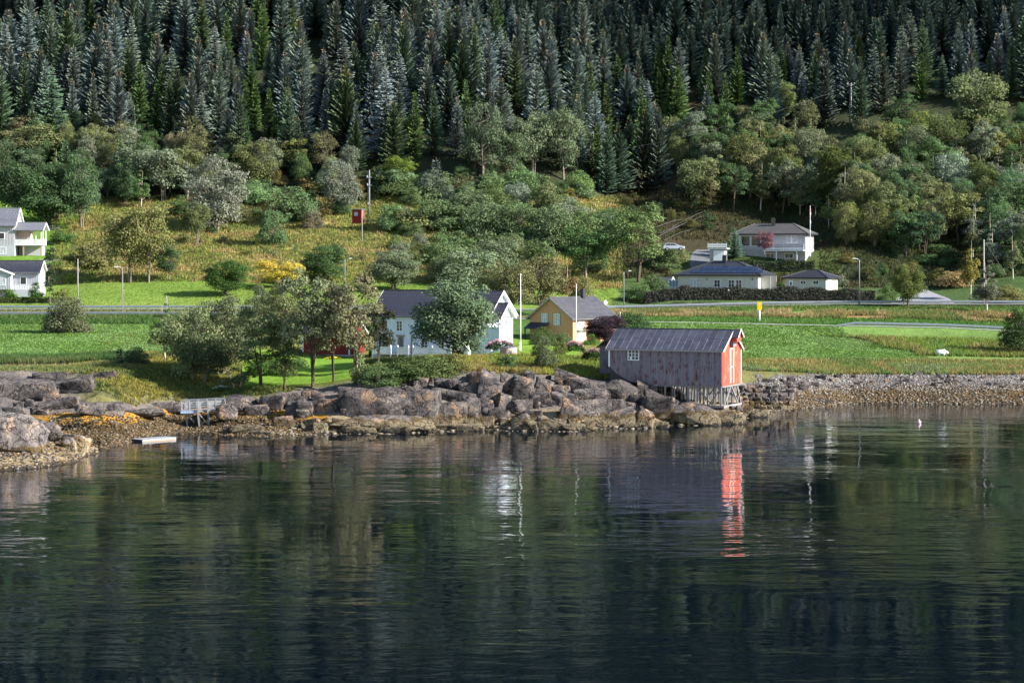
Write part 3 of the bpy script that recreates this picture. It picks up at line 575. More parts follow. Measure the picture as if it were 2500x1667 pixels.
# ---------------------------------------------------------------- trees and shrubs one can tell apart
T = [  # kind, px, base, height px, width px, colour, name, label
('broad', 40, 545, 150, 120, DRK, 'dark green broadleaf tree behind the grey-tiled top left house roof'),
('round', 120, 560, 160, 130, (.06, .10, .045), 'dark spreading maple behind the covered balcony at top left'),
('broad', 200, 560, 180, 90, DRK, 'dark tree in the shaded wood right of the top left house'),
('open', 20, 420, 100, 110, (.15, .14, .07), 'brownish birch crown at the left edge above the houses'),
('broad', 90, 405, 95, 120, OLV, 'olive birch crown at the foot of the left spruces'),
('spruce', 160, 500, 150, 60, DRK, 'dark green spruce rising behind the left wood'),
('birch', 195, 520, 150, 34, (.17, .2, .21), 'slim silvery blue spruce-like tree in the dark left wood'),
('broad', 330, 470, 110, 110, (.14, .17, .11), 'pale grey-green willow on the slope above the left field'),
('broad', 400, 490, 130, 110, (.15, .18, .12), 'silvery willow crown, left of the big round grey one'),
('open', 455, 470, 110, 90, OLV, 'olive birch behind the silvery willow crowns'),
('full', 528, 568, 180, 125, (.15, .16, .125), 'big round grey willow above the brown meadow'),
('broad', 480, 600, 110, 60, (.12, .14, .06), 'narrow olive tree at the left foot of the grey willow'),
('broad', 315, 690, 185, 105, (.15, .145, .06), 'tall olive-yellow birch clump beside the left field, left half'),
('broad', 362, 690, 190, 105, (.14, .145, .055), 'tall olive birch clump beside the left field, right half'),
('broad', 412, 685, 95, 60, DRK, 'dark green tree at the right foot of the olive birch clump'),
('shrub', 245, 655, 75, 70, (.15, .15, .06), 'brownish shrub between the left lawn and the birch clump'),
('shrub', 205, 645, 60, 80, (.13, .13, .06), 'rounded brown-green shrub on the bank beside the left lawn'),
('mound', 155, 590, 28, 60, (.07, .13, .04), 'low green bush in front of the white rail fence at top left'),
('open', 720, 432, 90, 62, (.17, .18, .06), 'yellow-green tree at the forest foot above the shrubs'),
('full', 826, 520, 125, 92, (.14, .155, .12), 'grey willow left of the red transformer hut'),
('mound', 665, 595, 95, 62, (.085, .13, .06), 'upright green bush standing in the brown meadow'),
('mound', 715, 540, 85, 110, (.08, .12, .055), 'broad dark shrub on the meadow rim, left of the grey willow'),
('mound', 630, 500, 60, 90, GRN, 'green shrub thicket below the forest, right of the round grey willow'),
('mound', 765, 560, 50, 50, (.13, .12, .08), 'small grey-brown bush in the brown meadow below the hut'),
('shrub', 800, 470, 60, 60, (.10, .16, .05), 'bright green bush at the forest foot'),
('mound', 955, 565, 72, 66, (.085, .14, .06), 'round green bush right of the two power poles'),
('open', 975, 455, 70, 75, (.13, .18, .04), 'bright yellow-green maple right of the power poles'),
('young', 925, 470, 60, 32, DRK, 'young spruce just right of the upper power pole'),
('young', 1065, 470, 75, 36, BLUE, 'young blue-green spruce at the edge of the forest clearing'),
('shrub', 1090, 480, 60, 40, (.10, .15, .04), 'small yellow-green tree beside the young blue-green spruce'),
('broad', 1000, 355, 75, 60, (.14, .17, .07), 'pale yellow-green maple in front of the dark spruces'),
('open', 900, 400, 32, 26, (.13, .15, .08), 'tiny pale treetop just above the power pole'),
('broad', 1180, 440, 185, 95, (.10, .13, .08), 'tall grey-green aspen in front of the forest centre'),
('broad', 1300, 430, 165, 95, (.12, .15, .09), 'pale round-topped aspen, middle of the forest foot'),
('broad', 1375, 440, 170, 90, (.11, .14, .08), 'pale aspen right of the round-topped one'),
('broad', 1240, 440, 120, 80, (.08, .11, .06), 'darker aspen between the two pale groups'),
('birch', 1445, 420, 110, 50, (.13, .14, .07), 'thin olive birch right of the aspens'),
('spruce', 1575, 470, 190, 75, (.07, .09, .06), 'lone dark spruce above the track, left of a pair'),
('spruce', 1608, 460, 185, 60, (.075, .095, .07), 'lone dark spruce above the track, right of a pair'),
('broad', 1560, 470, 60, 60, (.18, .15, .10), 'bare-twigged grey bush at the feet of the two spruces'),
('mound', 1270, 478, 70, 100, GRN, 'green willow mound at the forest foot, centre'),
('mound', 1340, 520, 75, 90, (.11, .13, .06), 'olive willow mound above the central thicket'),
('shrub', 1388, 505, 48, 34, (.20, .18, .05), 'small yellow bush on the dark slope'),
('mound', 1070, 560, 85, 110, (.085, .12, .055), 'dark willow mound right of the round green bush'),
('mound', 1150, 555, 95, 120, (.10, .13, .07), 'pale willow mound on the brown slope'),
('mound', 1190, 590, 100, 120, (.085, .12, .06), 'willow mound in the middle of the thicket'),
('mound', 1270, 590, 100, 110, (.09, .125, .06), 'grey-green willow mound left of the taller thicket trees'),
('mound', 1340, 610, 110, 120, (.095, .13, .065), 'tall willow mound behind the yellow house'),
('mound', 1420, 620, 100, 110, (.09, .13, .055), 'green willow mound left of the open maple'),
('broad', 1430, 680, 135, 110, (.07, .12, .045), 'dark leafy tree behind the yellow house chimney'),
('open', 1555, 690, 180, 125, (.11, .155, .06), 'tall open-crowned maple left of the parked car'),
('broad', 1490, 600, 90, 80, GRN, 'leafy tree above the open-crowned maple'),
('mound', 1150, 690, 85, 160, (.10, .13, .075), 'wide grey-green willow mound above the white house'),
('mound', 1215, 660, 80, 130, (.11, .14, .08), 'pale willow mound on the slope behind the white flagpole'),
('mound', 1090, 690, 60, 90, (.10, .12, .06), 'low willow mound above the white house roof'),
('round', 957, 708, 98, 118, (.12, .145, .09), 'round grey-green willow behind the white house'),
('broad', 1250, 775, 140, 110, (.13, .135, .06), 'olive birch thicket between the white and yellow houses'),
('broad', 1320, 770, 145, 110, (.14, .135, .065), 'rust-tinged birch thicket behind the yellow gable'),
('birch', 1385, 745, 110, 60, (.19, .13, .07), 'rusty brown birch behind the yellow roof'),
('broad', 1190, 760, 110, 90, (.12, .13, .06), 'olive tree behind the big round tree'),
('mound', 1420, 740, 70, 70, (.14, .14, .06), 'low brown-green bush above the yellow roof ridge'),
('round', 792, 690, 98, 100, (.06, .10, .04), 'dark green sycamore on the brown meadow'),
('broad', 678, 704, 74, 104, (.40, .31, .06), 'bright yellow autumn maple beside the meadow'),
('round', 552, 722, 88, 100, (.055, .10, .03), 'dark green round maple with yellow leaf tufts by the field'),
('column', 122, 742, 155, 24, (.045, .065, .035), 'tall column poplar beside the grey bungalow'),
('mound', 162, 812, 95, 112, (.12, .13, .075), 'round olive bush beside the guard rails on the left'),
('shrub', 25, 728, 30, 32, (.11, .2, .03), 'clipped lime green bush below the grey bungalow'),
('shrub', 88, 728, 42, 34, (.05, .10, .03), 'dark green bush at the bungalow corner'),
('shrub', 170, 690, 26, 34, (.20, .22, .04), 'yellow-green garden bush below the shaded bank'),
('shrub', 150, 735, 32, 40, (.14, .15, .05), 'mixed low garden shrub right of the column poplar'),
('birch', 403, 880, 150, 82, (.11, .14, .06), 'white-stemmed birch at the left end of the shore thicket'),
('young', 293, 892, 42, 30, DRK, 'young dark spruce at the edge of the crop field'),
('mound', 335, 890, 45, 60, (.07, .10, .05), 'low dark bush on the grassy rock left of the thicket'),
('full', 470, 925, 190, 130, (.14, .165, .08), 'large olive willow, left part of the shore thicket'),
('full', 545, 915, 205, 150, (.135, .155, .085), 'tallest grey-olive willow of the shore thicket'),
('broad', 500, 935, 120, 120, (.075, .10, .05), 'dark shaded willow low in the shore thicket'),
('full', 640, 830, 130, 90, (.12, .145, .07), 'grey-green willow behind the shore thicket'),
('open', 640, 945, 180, 130, (.10, .13, .06), 'dark open tree with a thin trunk on the lawn edge'),
('open', 695, 955, 130, 90, (.08, .105, .04), 'small dark tree with a bare stem in front of the lawn'),
('full', 700, 850, 155, 110, (.13, .14, .065), 'olive tree in front of the road, left of the tall alder'),
('open', 762, 945, 280, 150, (.145, .16, .09), 'tallest alder with a bare grey trunk standing on the lawn edge'),
('open', 812, 932, 215, 115, (.13, .15, .075), 'mid-height alder between the two tall alders in front of the red outbuilding'),
('open', 868, 940, 255, 140, (.155, .15, .085), 'brownish alder with a dark trunk in front of the red outbuilding'),
('open', 925, 900, 150, 70, (.05, .055, .03), 'dark drooping alder branches against the white house wall'),
('sapling', 878, 945, 118, 62, (.15, .17, .08), 'small white-stemmed birch left of the white house foundation'),
('sapling', 582, 950, 80, 76, (.12, .15, .07), 'small white-stemmed birch by the jetty rocks'),
('mound', 650, 915, 50, 90, (.09, .17, .04), 'bright leafy bush on the left end of the lawn'),
('shrub', 728, 900, 36, 40, (.12, .18, .07), 'pale green bush on the lawn under the alders'),
('round', 1108, 880, 205, 180, (.125, .17, .10), 'big dense round tree in front of the white house'),
('mound', 985, 932, 62, 140, (.07, .10, .04), 'dark bush mound below the white house veranda'),
('mound', 1050, 924, 58, 120, (.09, .12, .045), 'leafy bush mound on the bank, centre'),
('mound', 925, 942, 58, 90, (.08, .12, .05), 'green bush mound at the left end of the bank'),
('mound', 1100, 912, 50, 90, (.13, .13, .05), 'olive bush mound below the big round tree'),
('shrub', 1240, 900, 44, 44, (.06, .10, .045), 'dark green bush in front of the hot tub'),
('shrub', 1205, 845, 30, 34, (.06, .10, .035), 'dark bush against the white house balcony'),
('shrub', 1143, 868, 24, 30, (.08, .13, .05), 'small flowering bush under the veranda window'),
('mound', 1322, 842, 46, 60, (.085, .12, .045), 'green bush in front of the yellow gable, left one'),
('mound', 1370, 846, 38, 58, (.09, .12, .05), 'green bush in front of the yellow gable, right one'),
('mound', 1330, 900, 82, 60, (.11, .13, .07), 'grey-green bush on the mossy bank, the taller one'),
('mound', 1368, 868, 40, 36, (.12, .14, .05), 'olive bush on the lawn rim'),
('shrub', 1442, 842, 30, 28, (.09, .17, .04), 'bright green bush beside the yellow house door'),
('round', 1478, 838, 72, 90, (.045, .03, .04), 'dark purple-leaved plum tree beside the yellow house'),
('mound', 1550, 812, 50, 92, (.055, .10, .04), 'dark green bush beyond the boathouse roof'),
('mound', 2168, 738, 48, 44, (.09, .14, .05), 'round green bush left of the driveway tree'),
('round', 2218, 748, 104, 70, (.13, .16, .05), 'small round tree with reddening leaves by the driveway'),
('birch', 2370, 728, 155, 48, (.20, .18, .05), 'slim yellowing birch with a white trunk by the driveway'),
('birch', 2410, 765, 138, 64, (.13, .14, .10), 'grey-green birch between the two guard rails'),
('mound', 2492, 862, 110, 90, (.05, .075, .03), 'dark bush at the right edge below the speed sign'),
('mound', 2450, 735, 40, 90, (.15, .15, .06), 'yellow-brown bush at the end of the upper guard rail'),
('mound', 2330, 700, 40, 90, (.22, .16, .08), 'rusty dry shrub on the bank above the driveway'),
('spruce', 1792, 632, 72, 46, (.075, .12, .075), 'green spruce at the corner of the hillside house'),
('broad', 1868, 620, 60, 46, (.20, .10, .12), 'red-leaved tree in front of the hillside house balcony'),
('sapling', 2060, 702, 46, 22, (.17, .19, .12), 'pale thin sapling right of the small garage'),
('shrub', 1627, 712, 26, 24, (.08, .13, .05), 'small bush beside the glass bay of the bungalow'),
('column', 1905, 714, 26, 12, (.07, .14, .04), 'small cone-shaped evergreen between bungalow and garage'),
('sapling', 1980, 712, 24, 22, (.10, .17, .06), 'little leafy tree in front of the garage wall'),
('mound', 1590, 715, 45, 60, (.08, .12, .05), 'bushy shrub at the left end of the long dark hedge'),
('mound', 1610, 660, 60, 80, (.07, .10, .045), 'dark shrub below the parked car'),
('mound', 1650, 640, 40, 60, (.11, .12, .06), 'brownish shrub on the slope between car and bungalow'),
('mound', 1560, 735, 45, 70, (.07, .11, .045), 'dark leafy shrub at the road bend behind the lamp'),
('young', 2110, 425, 65, 28, (.10, .14, .05), 'small conical spruce in the right wood'),
('broad', 2390, 340, 170, 120, (.16, .19, .09), 'tall pale maple rising out of the right wood'),
('broad', 1915, 300, 100, 50, (.15, .18, .07), 'light green birch in front of the dark spruces'),
('spruce', 2015, 312, 180, 66, (.085, .10, .085), 'greyish spruce left of the tall power pole'),
('spruce', 2100, 320, 170, 60, (.055, .085, .05), 'dark drooping spruce right of the tall power pole'),
('narrow', 1655, 300, 130, 46, VIVID, 'bright green slender spruce at the edge of the right gap'),
]
rj = random.Random(31)
for k, px, b, hp, wp, c, lb in T:
    nm = {'shrub': 'bush', 'mound': 'bush', 'spruce': 'spruce_tree', 'narrow': 'spruce_tree', 'young': 'young_spruce', 'birch': 'birch_tree', 'column': 'poplar_tree', 'sapling': 'birch_sapling'}.get(k, 'broadleaf_tree')
    if k == 'mound' and b < 760: c = tuple(q*1.38 for q in c)
    if 'red-leaved' in lb:
        tree_at(k, at(px, b, 452.5), hp/12.1, wp/12.1, c, lb, nm, 'tree'); continue
    pxtree(k, px, b, hp*1.06, wp*1.12, c, lb, nm, cat='bush' if nm == 'bush' else 'tree')
# small shrubs filling the slopes
MB_ = []
rs_ = random.Random(77)
for lb, n_, box, hs, cs in (
    ('willow shrub in the central hillside thicket', 84, (960, 462, 1490, 665), (34, 68), [(.12, .17, .075), OLV, GRY, (.11, .16, .07), (.13, .18, .08)]),
    ('brush shrub along the forest foot', 40, (430, 440, 880, 545), (26, 50), [GRN, OLV, (.16, .13, .06), DRK]),
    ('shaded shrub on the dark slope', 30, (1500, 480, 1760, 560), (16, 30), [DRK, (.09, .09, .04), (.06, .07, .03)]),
    ('leafy shrub in the brown meadow', 20, (430, 560, 900, 640), (12, 24), [GRN, OLV, (.16, .17, .05)]),
    ('undergrowth bush at the right wood edge', 30, (2060, 600, 2500, 700), (22, 42), [DRK, GRN, (.14, .13, .05)]),
    ('low bush at the clearing edge', 22, (880, 420, 1420, 480), (24, 44), [GRN, OLV, DRK]),
    ('knee-high bush on the mossy boulder bank', 16, (1130, 895, 1420, 915), (10, 20), [OLV, (.18, .12, .05), GRN])):
    for i in range(n_):
        px = rs_.uniform(box[0], box[2]); b = rs_.uniform(box[1], box[3]); hp = rs_.uniform(*hs)
        lb2 = '%s %s' % ('larger' if hp > (hs[0]+hs[1])/2 else 'smaller', lb.replace(' scattered', '').replace(' dotted', '')); lb2 = ' '.join(lb2.split()[:9])+', under '+flm(px)
        pxtree(rs_.choice(['mound', 'shrub']), px, b, hp, hp*rs_.uniform(.9, 1.7), jit(rs_.choice(cs), rs_, .2), lb2, 'bush', cat='bush', group='small shrubs of the hillside', parts=False)
# ---------------------------------------------------------------- building materials
def boards(name, col, wear=None, k=0.0, step=None, vcol=True, rough=.7):
    m, n, out = mat(name); f = noise(n, 1.5, 6, .7, stretch=(1, 1, .5)); f2 = noise(n, 9, 4, .65, stretch=(1, 1, .22))
    c = mixc(n, 1.0, col, ramp(n, f2, [(.3, (.86,)*3), (.7, (1.1,)*3)]), 'MULTIPLY')
    if wear:
        w_ = ramp(n, mth(n, 'ADD', mth(n, 'MULTIPLY', f, .6), mth(n, 'MULTIPLY', f2, .4)), [(k-.03, (0,)*3), (k+.05, (1,)*3)])
        c = mixc(n, w_, c, wear)
    if vcol: c = mixc(n, 1.0, c, attrcol(n), 'MULTIPLY')
    princ(n, out, c, rough, 0, .2, bump(n, f2, .01)); return m
M_WHITE = boards('white_painted_boards', (.66, .71, .80)); M_TRIM = plain('white_trim', (.78, .78, .78), .5, .05)
M_YEL = boards('ochre_boards', (.60, .30, .17)); M_RED = boards('dark_red_boards', (.24, .028, .022))
M_CREAM = boards('cream_boards', (.56, .52, .45)); M_GREYB = boards('grey_boards', (.40, .41, .44)); M_PALE = boards('pale_boards', (.44, .42, .44))
M_BOAT = boards('weathered_red_boards', (.13, .035, .042), (.205, .18, .20), .44)
M_BOATR = boards('bright_red_boards', (.40, .07, .04), (.36, .17, .13), .55)
M_TILE = plain('dark_roof_tiles', (.035, .034, .045), .35, .2, 3, spec=.5, vcol=True)
M_TILEG = plain('grey_roof_tiles', (.085, .08, .08), .6, .25, 3, spec=.3, vcol=True)
M_SLATE = plain('grey_felt_roof', (.058, .057, .066), .6, .25, 1.2, spec=.4, vcol=True)
M_SHEET = plain('weathered_roof_sheet', (.048, .048, .064), .5, .3, .9, spec=.4, vcol=True)
M_CONC = plain('concrete', (.34, .33, .32), .9, .15, 2, bmp=.01)
M_WOOD = plain('weathered_grey_wood', (.30, .28, .25), .85, .3, 5, stretch=(1, 1, .2), vcol=True)
M_POLE = plain('grey_pole_wood', (.28, .26, .25), .8, .2, 5, vcol=True)
M_DARK = plain('dark_painted_metal', (.03, .03, .04), .4, .1)
M_STEEL = plain('galvanised_steel', (.27, .29, .33), .45, .12, 2, metal=.3, spec=.5)
M_WPOLE = plain('white_lacquered_pole', (.78, .78, .8), .35, .03)
M_GLASS = plain('window_glass', (.018, .022, .032), .08, .3, .6, spec=.6)
M_CURT = plain('window_with_curtain', (.42, .43, .47), .15, .5, 2.5, spec=.6)
def frame_mat4(face, L, W):
    if face == 'front': return lambda u, o, z: (u, -o, z)
    if face == 'right': return lambda u, o, z: (o, u, z)
    if face == 'left': return lambda u, o, z: (-L-o, u, z)
    return lambda u, o, z: (u, W+o, z)
def fbox(mb, f, u0, u1, o0, o1, z0, z1):
    a = f(u0, o0, z0); b = f(u1, o1, z1)
    return mb.box(min(a[0], b[0]), min(a[1], b[1]), min(a[2], b[2]), max(a[0], b[0]), max(a[1], b[1]), max(a[2], b[2]))
def window(par, f, u, z, w, h, nx=2, nz=3, trim=M_TRIM, glass=None, fw=.09, label=None):
    """window centred at u with its sill at z: frame part with its pane and glazing bars"""
    mb = MB()
    for a in ((u-w/2-fw, u-w/2, z-fw, z+h+fw), (u+w/2, u+w/2+fw, z-fw, z+h+fw), (u-w/2, u+w/2, z-fw, z), (u-w/2, u+w/2, z+h, z+h+fw)):
        fbox(mb, f, a[0], a[1], 0.005, .085, a[2], a[3])
    o = mb.build('window', trim, par)
    if label: o['label'] = label
    fbox(MB(), f, u-w/2, u+w/2, .01, .04, z, z+h).build('pane', glass or M_GLASS, o)
    mb = MB()
    for i in range(1, nx): x = u-w/2+w*i/nx; fbox(mb, f, x-.035, x+.035, .045, .075, z, z+h)
    for i in range(1, nz): zz = z+h*i/nz; fbox(mb, f, u-w/2, u+w/2, .045, .07, zz-.022, zz+.022)
    if mb.v: mb.build('glazing_bar', trim, o)
    return o
def battens(mb, f, u0, u1, z0, top, step=.22, bw=.07, tone=.06, r=random.Random(3)):
    u = u0+.03
    while u < u1-.04:
        k = 1+r.uniform(-tone, tone); mb.color(k, k, k)
        zt = top(u+bw/2) if callable(top) else top
        fbox(mb, f, u, u+bw, .002, .03, z0, zt-.02); u += step
    mb.color(1, 1, 1)
def roofpatch(mb, A, U, V, Nn, Lu, Lv, clip=None, per=.3, row=.34, amp=.022, step=.035, ns=3, tone=.12, r=random.Random(8)):
    A, U, V, Nn = map(Vector, (A, U, V, Nn)); nu = max(2, int(Lu/per*ns)); nr_ = max(1, int(round(Lv/row)))
    for j in range(nr_):
        v0, v1 = Lv*j/nr_, Lv*(j+1)/nr_
        P = []; 
        for v, s in ((v0, step), (v1+.02, 0.0)):
            lo, hi = clip(min(v, Lv)) if clip else (0, Lu)
            for i in range(nu+1):
                u = Lu*i/nu; uu = min(max(u, lo), hi)
                wv = amp*math.sin(2*math.pi*u/per) if amp else 0
                P.append(A+U*uu+V*min(v, Lv)+Nn*(s+wv))
        lo, hi = clip(v0) if clip else (0, Lu)
        for i in range(nu+1): u = min(max(Lu*i/nu, lo), hi); P.append(A+U*u+V*v0)
        k = 1+r.uniform(-tone, tone); mb.color(k, k, k); n1 = nu+1
        mb.poly(P, [(i, i+1, n1+i+1, n1+i) for i in range(nu) if (P[i+1]-P[i]).length > .01 or (P[n1+i+1]-P[n1+i]).length > .01]+[(2*n1+i, 2*n1+i+1, i+1, i) for i in range(nu) if (P[i+1]-P[i]).length > .01])
    mb.color(1, 1, 1)
def gable_roof(par, L, W, hw, rise, oe=.4, ov=.4, matl=M_TILE, verge=M_TRIM, x0=0, y0=0, tile=dict(), th=.16, name='roof'):
    k = rise/(W/2); ln = math.sqrt(1+k*k); c, s = 1/ln, k/ln; Lv = (W/2+oe)*ln; ze = hw-k*oe
    mb = MB(); X0, X1 = x0-L-ov, x0+ov
    roofpatch(mb, (X0, y0-oe, ze+th), (1, 0, 0), (0, c, s), (0, -s, c), X1-X0, Lv, **tile)
    roofpatch(mb, (X1, y0+W+oe, ze+th), (-1, 0, 0), (0, -c, s), (0, s, c), X1-X0, Lv, **tile)
    mb.color(1, 1, 1).bar((X0, y0+W/2, hw+rise+th+.03), (X1, y0+W/2, hw+rise+th+.03), .24, .12)
    ro = mb.build(name, matl, par)
    mb = MB().prism([(y0-oe+.02, ze), (y0+W/2, hw+rise), (y0+W+oe-.02, ze), (y0+W+oe-.02, ze+th-.01), (y0+W/2, hw+rise+th-.01), (y0-oe+.02, ze+th-.01)], X0+.02, X1-.02, 'x')
    mb.build('roof_deck', verge, ro)
    for xe, nm in ((X0, 'bargeboard'), (X1, 'bargeboard')):
        mb = MB(); d = .04 if xe == X1 else -.04
        for sg in (0, 1):
            ya, yb = (y0-oe, y0+W/2) if sg == 0 else (y0+W+oe, y0+W/2)
            pr = [(ya, ze-.1), (yb, hw+rise-.1), (yb, hw+rise+th+.05), (ya, ze+th+.05)]
            mb.prism(pr, min(xe, xe+d), max(xe, xe+d), 'x')
        mb.build(nm, verge, ro)
    MB().box(X0+.05, y0-oe-.09, ze-.02, X1-.05, y0-oe-.005, ze+.1).build('gutter', M_DARK, ro)
    return ro
def hip_roof(par, L, W, hw, rise, rl0, rl1, oe=.6, matl=M_TILE, fascia=M_DARK, tile=dict(), th=.12):
    """hip roof over x -L..0, y 0..W with the ridge from rl0 to rl1"""
    X0, X1, Y0, Y1 = -L-oe, oe, -oe, W+oe; ze = hw; zr = hw+rise; ym = W/2; mb = MB()
    def patch(A, U, Lu, top0, top1, peak):
        A = Vector(A); U = Vector(U); base = A; v = Vector(peak)-(A+U*((Vector(peak)-A).dot(U))); Lv = v.length; V = v/Lv; Nn = U.cross(V)
        roofpatch(mb, A, U, V, Nn, Lu, Lv, clip=lambda s: (top0*s/Lv, Lu-(Lu-top1)*s/Lv), **tile)
    patch((X0, Y0, ze+th), (1, 0, 0), X1-X0, rl0-X0, rl1-X0, (rl0, ym, zr+th))
    patch((X1, Y0, ze+th), (0, 1, 0), Y1-Y0, ym-Y0, ym-Y0, (rl1, ym, zr+th))
    patch((X1, Y1, ze+th), (-1, 0, 0), X1-X0, X1-rl1, X1-rl0, (rl1, ym, zr+th))
    patch((X0, Y1, ze+th), (0, -1, 0), Y1-Y0, Y1-ym, Y1-ym, (rl0, ym, zr+th))
    mb.color(.8, .8, .8)
    mb.bar((rl0, ym, zr+th+.03), (rl1, ym, zr+th+.03), .26, .14)
    for a, b in (((X0, Y0), rl0), ((X0, Y1), rl0), ((X1, Y0), rl1), ((X1, Y1), rl1)): mb.bar((a[0], a[1], ze+th+.03), (b, ym, zr+th+.03), .22, .12)
    ro = mb.build('roof', matl, par)
    MB().poly([(X0, Y0, ze+.1), (X1, Y0, ze+.1), (X1, Y1, ze+.1), (X0, Y1, ze+.1), (rl0, ym, zr+.06), (rl1, ym, zr+.06)], [(0, 1, 5, 4), (1, 2, 5), (2, 3, 4, 5), (3, 0, 4)]).box(X0, Y0, ze-.1, X1, Y1, ze+.09).build('fascia', fascia, ro)
    return ro
def body(par, L, W, hw, rise, matl, z0=0, fnd=.0, step=.22, faces=('front', 'right', 'left'), fmat=M_CONC, fz=-1.5, name='wall', gable=True):
    mb = MB()
    prof = [(0, z0), (W, z0), (W, hw)]+([(W/2, hw+rise)] if gable else [])+[(0, hw)]
    mb.prism(prof, -L, 0, 'x')
    top = (lambda u: hw+rise*(1-abs(u-W/2)/(W/2))) if gable else hw
    for fc in faces:
        f = frame_mat4(fc, L, W)
        if fc == 'front': battens(mb, f, -L, 0, z0, hw, step)
        elif fc == 'back': battens(mb, f, -L, 0, z0, hw, step)
        else: battens(mb, f, 0, W, z0, top, step)
    o = mb.build(name, matl, par)
    MB().box(-L-.03, -.03, fz, .03, W+.03, z0-.004).build('foundation', fmat, par)
    return o
def chimney(par, x, y, z0, z1, w=.6, m_=M_DARK):
    o = MB().box(x-w/2, y-w/2, z0, x+w/2, y+w/2, z1).build('chimney', m_, par)
    MB().box(x-w/2-.05, y-w/2-.05, z1, x+w/2+.05, y+w/2+.05, z1+.08).box(x-w*.3, y-w*.3, z1+.08, x+w*.3, y+w*.3, z1+.2).build('cap', m_, o)
# ---------------------------------------------------------------- white house
B = empty('white_house', (-3.33, 305, 6.30), R(-22)); WL, WW, WH, WR = 17.05, 9.2, 5.35, 3.15
prm(B, 'large white two-storey wooden house with black tiled roof behind the round tree', 'house')
body(B, WL, WW, WH, WR, M_WHITE, 0, fz=-1.6, fmat=plain('pale_foundation', (.5, .5, .52), .9, .06)); gable_roof(B, WL, WW, WH, WR, .45, .55)
f = frame_mat4('front', WL, WW); fr_ = frame_mat4('right', WL, WW)
for u in (-15.3, -13.1, -9.0, -6.6, -4.2, -2.2): window(B, f, u, 3.15, .78, 1.3)
for u in (-15.5, ): window(B, f, u, .75, 1.5, 1.35, 3, 3)
for u in (-9.3, -6.8): window(B, f, u, .85, .8, 1.3)
window(B, f, -2.0, .7, 1.3, 1.25, 2, 2)
MB().box(-13.35, -.06, .1, -13.25, -.005, 2.3).box(-12.55, -.06, .1, -12.45, -.005, 2.3).box(-13.5, -.09, 2.31, -12.3, -.005, 2.5).box(-13.55, -.25, 2.51, -12.25, -.005, 2.56).build('door_frame', plain('greyed_timber', (.35, .26, .17), .8), B)
MB().box(-13.24, -.03, .1, -12.56, -.004, 2.3).build('door', M_GLASS, B)
for u in (-16.3, -11.25, -1.25): MB().box(u-.09, -.07, 0, u+.09, -.005, 2.6 if u != -1.25 else 2.2).build('timber_post', plain('oiled_pine', (.36, .22, .10), .8), B)
# veranda with picket rail
V_ = MB().box(-16.2, -2.0, -.12, -4.6, -.045, .0).build('veranda_deck', M_WOOD, B)
def picket(name, par, x0, x1, y, z0, h=.95, step=.13, m_=M_TRIM, axis=0):
    mb = MB(); u = x0
    def bx(a, b, c, d, e, g): 
        if axis == 0: mb.box(a, c, e, b, d, g)
        else: mb.box(c, a, e, d, b, g)
    while u < x1-.04: bx(u, u+.075, y-.015, y+.015, z0+.06, z0+h); u += step
    bx(x0, x1, y-.04, y-.017, z0+h-.12, z0+h-.04); bx(x0, x1, y-.04, y-.017, z0+.12, z0+.2); bx(x0-.02, x1+.02, y-.05, y+.05, z0+h+.003, z0+h+.05)
    return mb.build(name, m_, par)
picket('veranda_rail', B, -16.2, -13.6, -2.0, 0); picket('veranda_rail', B, -12.4, -10.9, -2.0, 0); picket('veranda_rail', B, -10.1, -4.6, -2.0, 0)
for x in (-16.25, -13.5, -12.45, -10.85, -10.15, -7.3, -4.55):
    MB().box(x-.07, -2.07, -1.3, x+.07, -1.93, 1.12).prism([(x-.08, 1.122), (x+.08, 1.122), (x, 1.25)], -2.08, -1.92).build('veranda_post', M_TRIM, B)
s_ = MB()
for i in range(4): s_.box(-10.75, -2.3-.3*i, -.25-.2*i, -10.25, -2.02-.3*i, -.2-.2*i)
s_.build('steps', M_TRIM, B)
# right-hand porch with balcony
PJ, PW = 1.75, 4.6
P_ = MB().box(.035, 0.05, 0, PJ, PW, 2.75)
for fcv in ('front', 'right'):
    ff = (lambda u, o, z: (u, .05-o, z)) if fcv == 'front' else (lambda u, o, z: (PJ+o, u, z))
    battens(P_, ff, .05 if fcv == 'front' else .05, PJ if fcv == 'front' else PW, 0, 2.75)
P_.build('porch_wall', M_WHITE, B)
pp = MB().box(.04, -.0, 2.80, PJ+.06, .06, 3.85).box(PJ, .062, 2.80, PJ+.06, PW, 3.85).box(.04, -.04, 2.752, PJ+.1, PW+.02, 2.798)
battens(pp, lambda u, o, z: (u, -o, z), .05, PJ, 2.8, 3.85, .16, .09); pp.build('balcony_parapet', M_WHITE, B)
for y in (.1, PW-.1): MB().box(PJ-.12, y-.07, 3.86, PJ+.02, y+.07, WH-.05).build('balcony_post', M_TRIM, B)
window(B, fr_, 1.3, 3.3, .75, 1.45); window(B, fr_, 3.4, 3.3, .75, 1.45); window(B, fr_, 6.6, 3.15, .75, 1.3)
window(B, fr_, 4.6, 6.5, .75, .6, 2, 1)
fpr = lambda u, o, z: (PJ+o, u, z)
window(B, fpr, 2.4, .8, 1.0, 1.1, 3, 2); window(B, fr_, 7.0, .8, .8, 1.2)
PR = empty('porch_roof', (0, 0, 0)); PR.parent = B
gr = gable_roof(B, PJ, PW, WH-.15, 1.65, .35, .45, x0=PJ, y0=0, name='porch_roof'); bpy.data.objects.remove(PR)
MB().prism([(.0, WH-.15), (PW, WH-.15), (PW/2, WH+1.4)], PJ-.15, PJ-.05, 'x').build('porch_gable', M_WHITE, B)
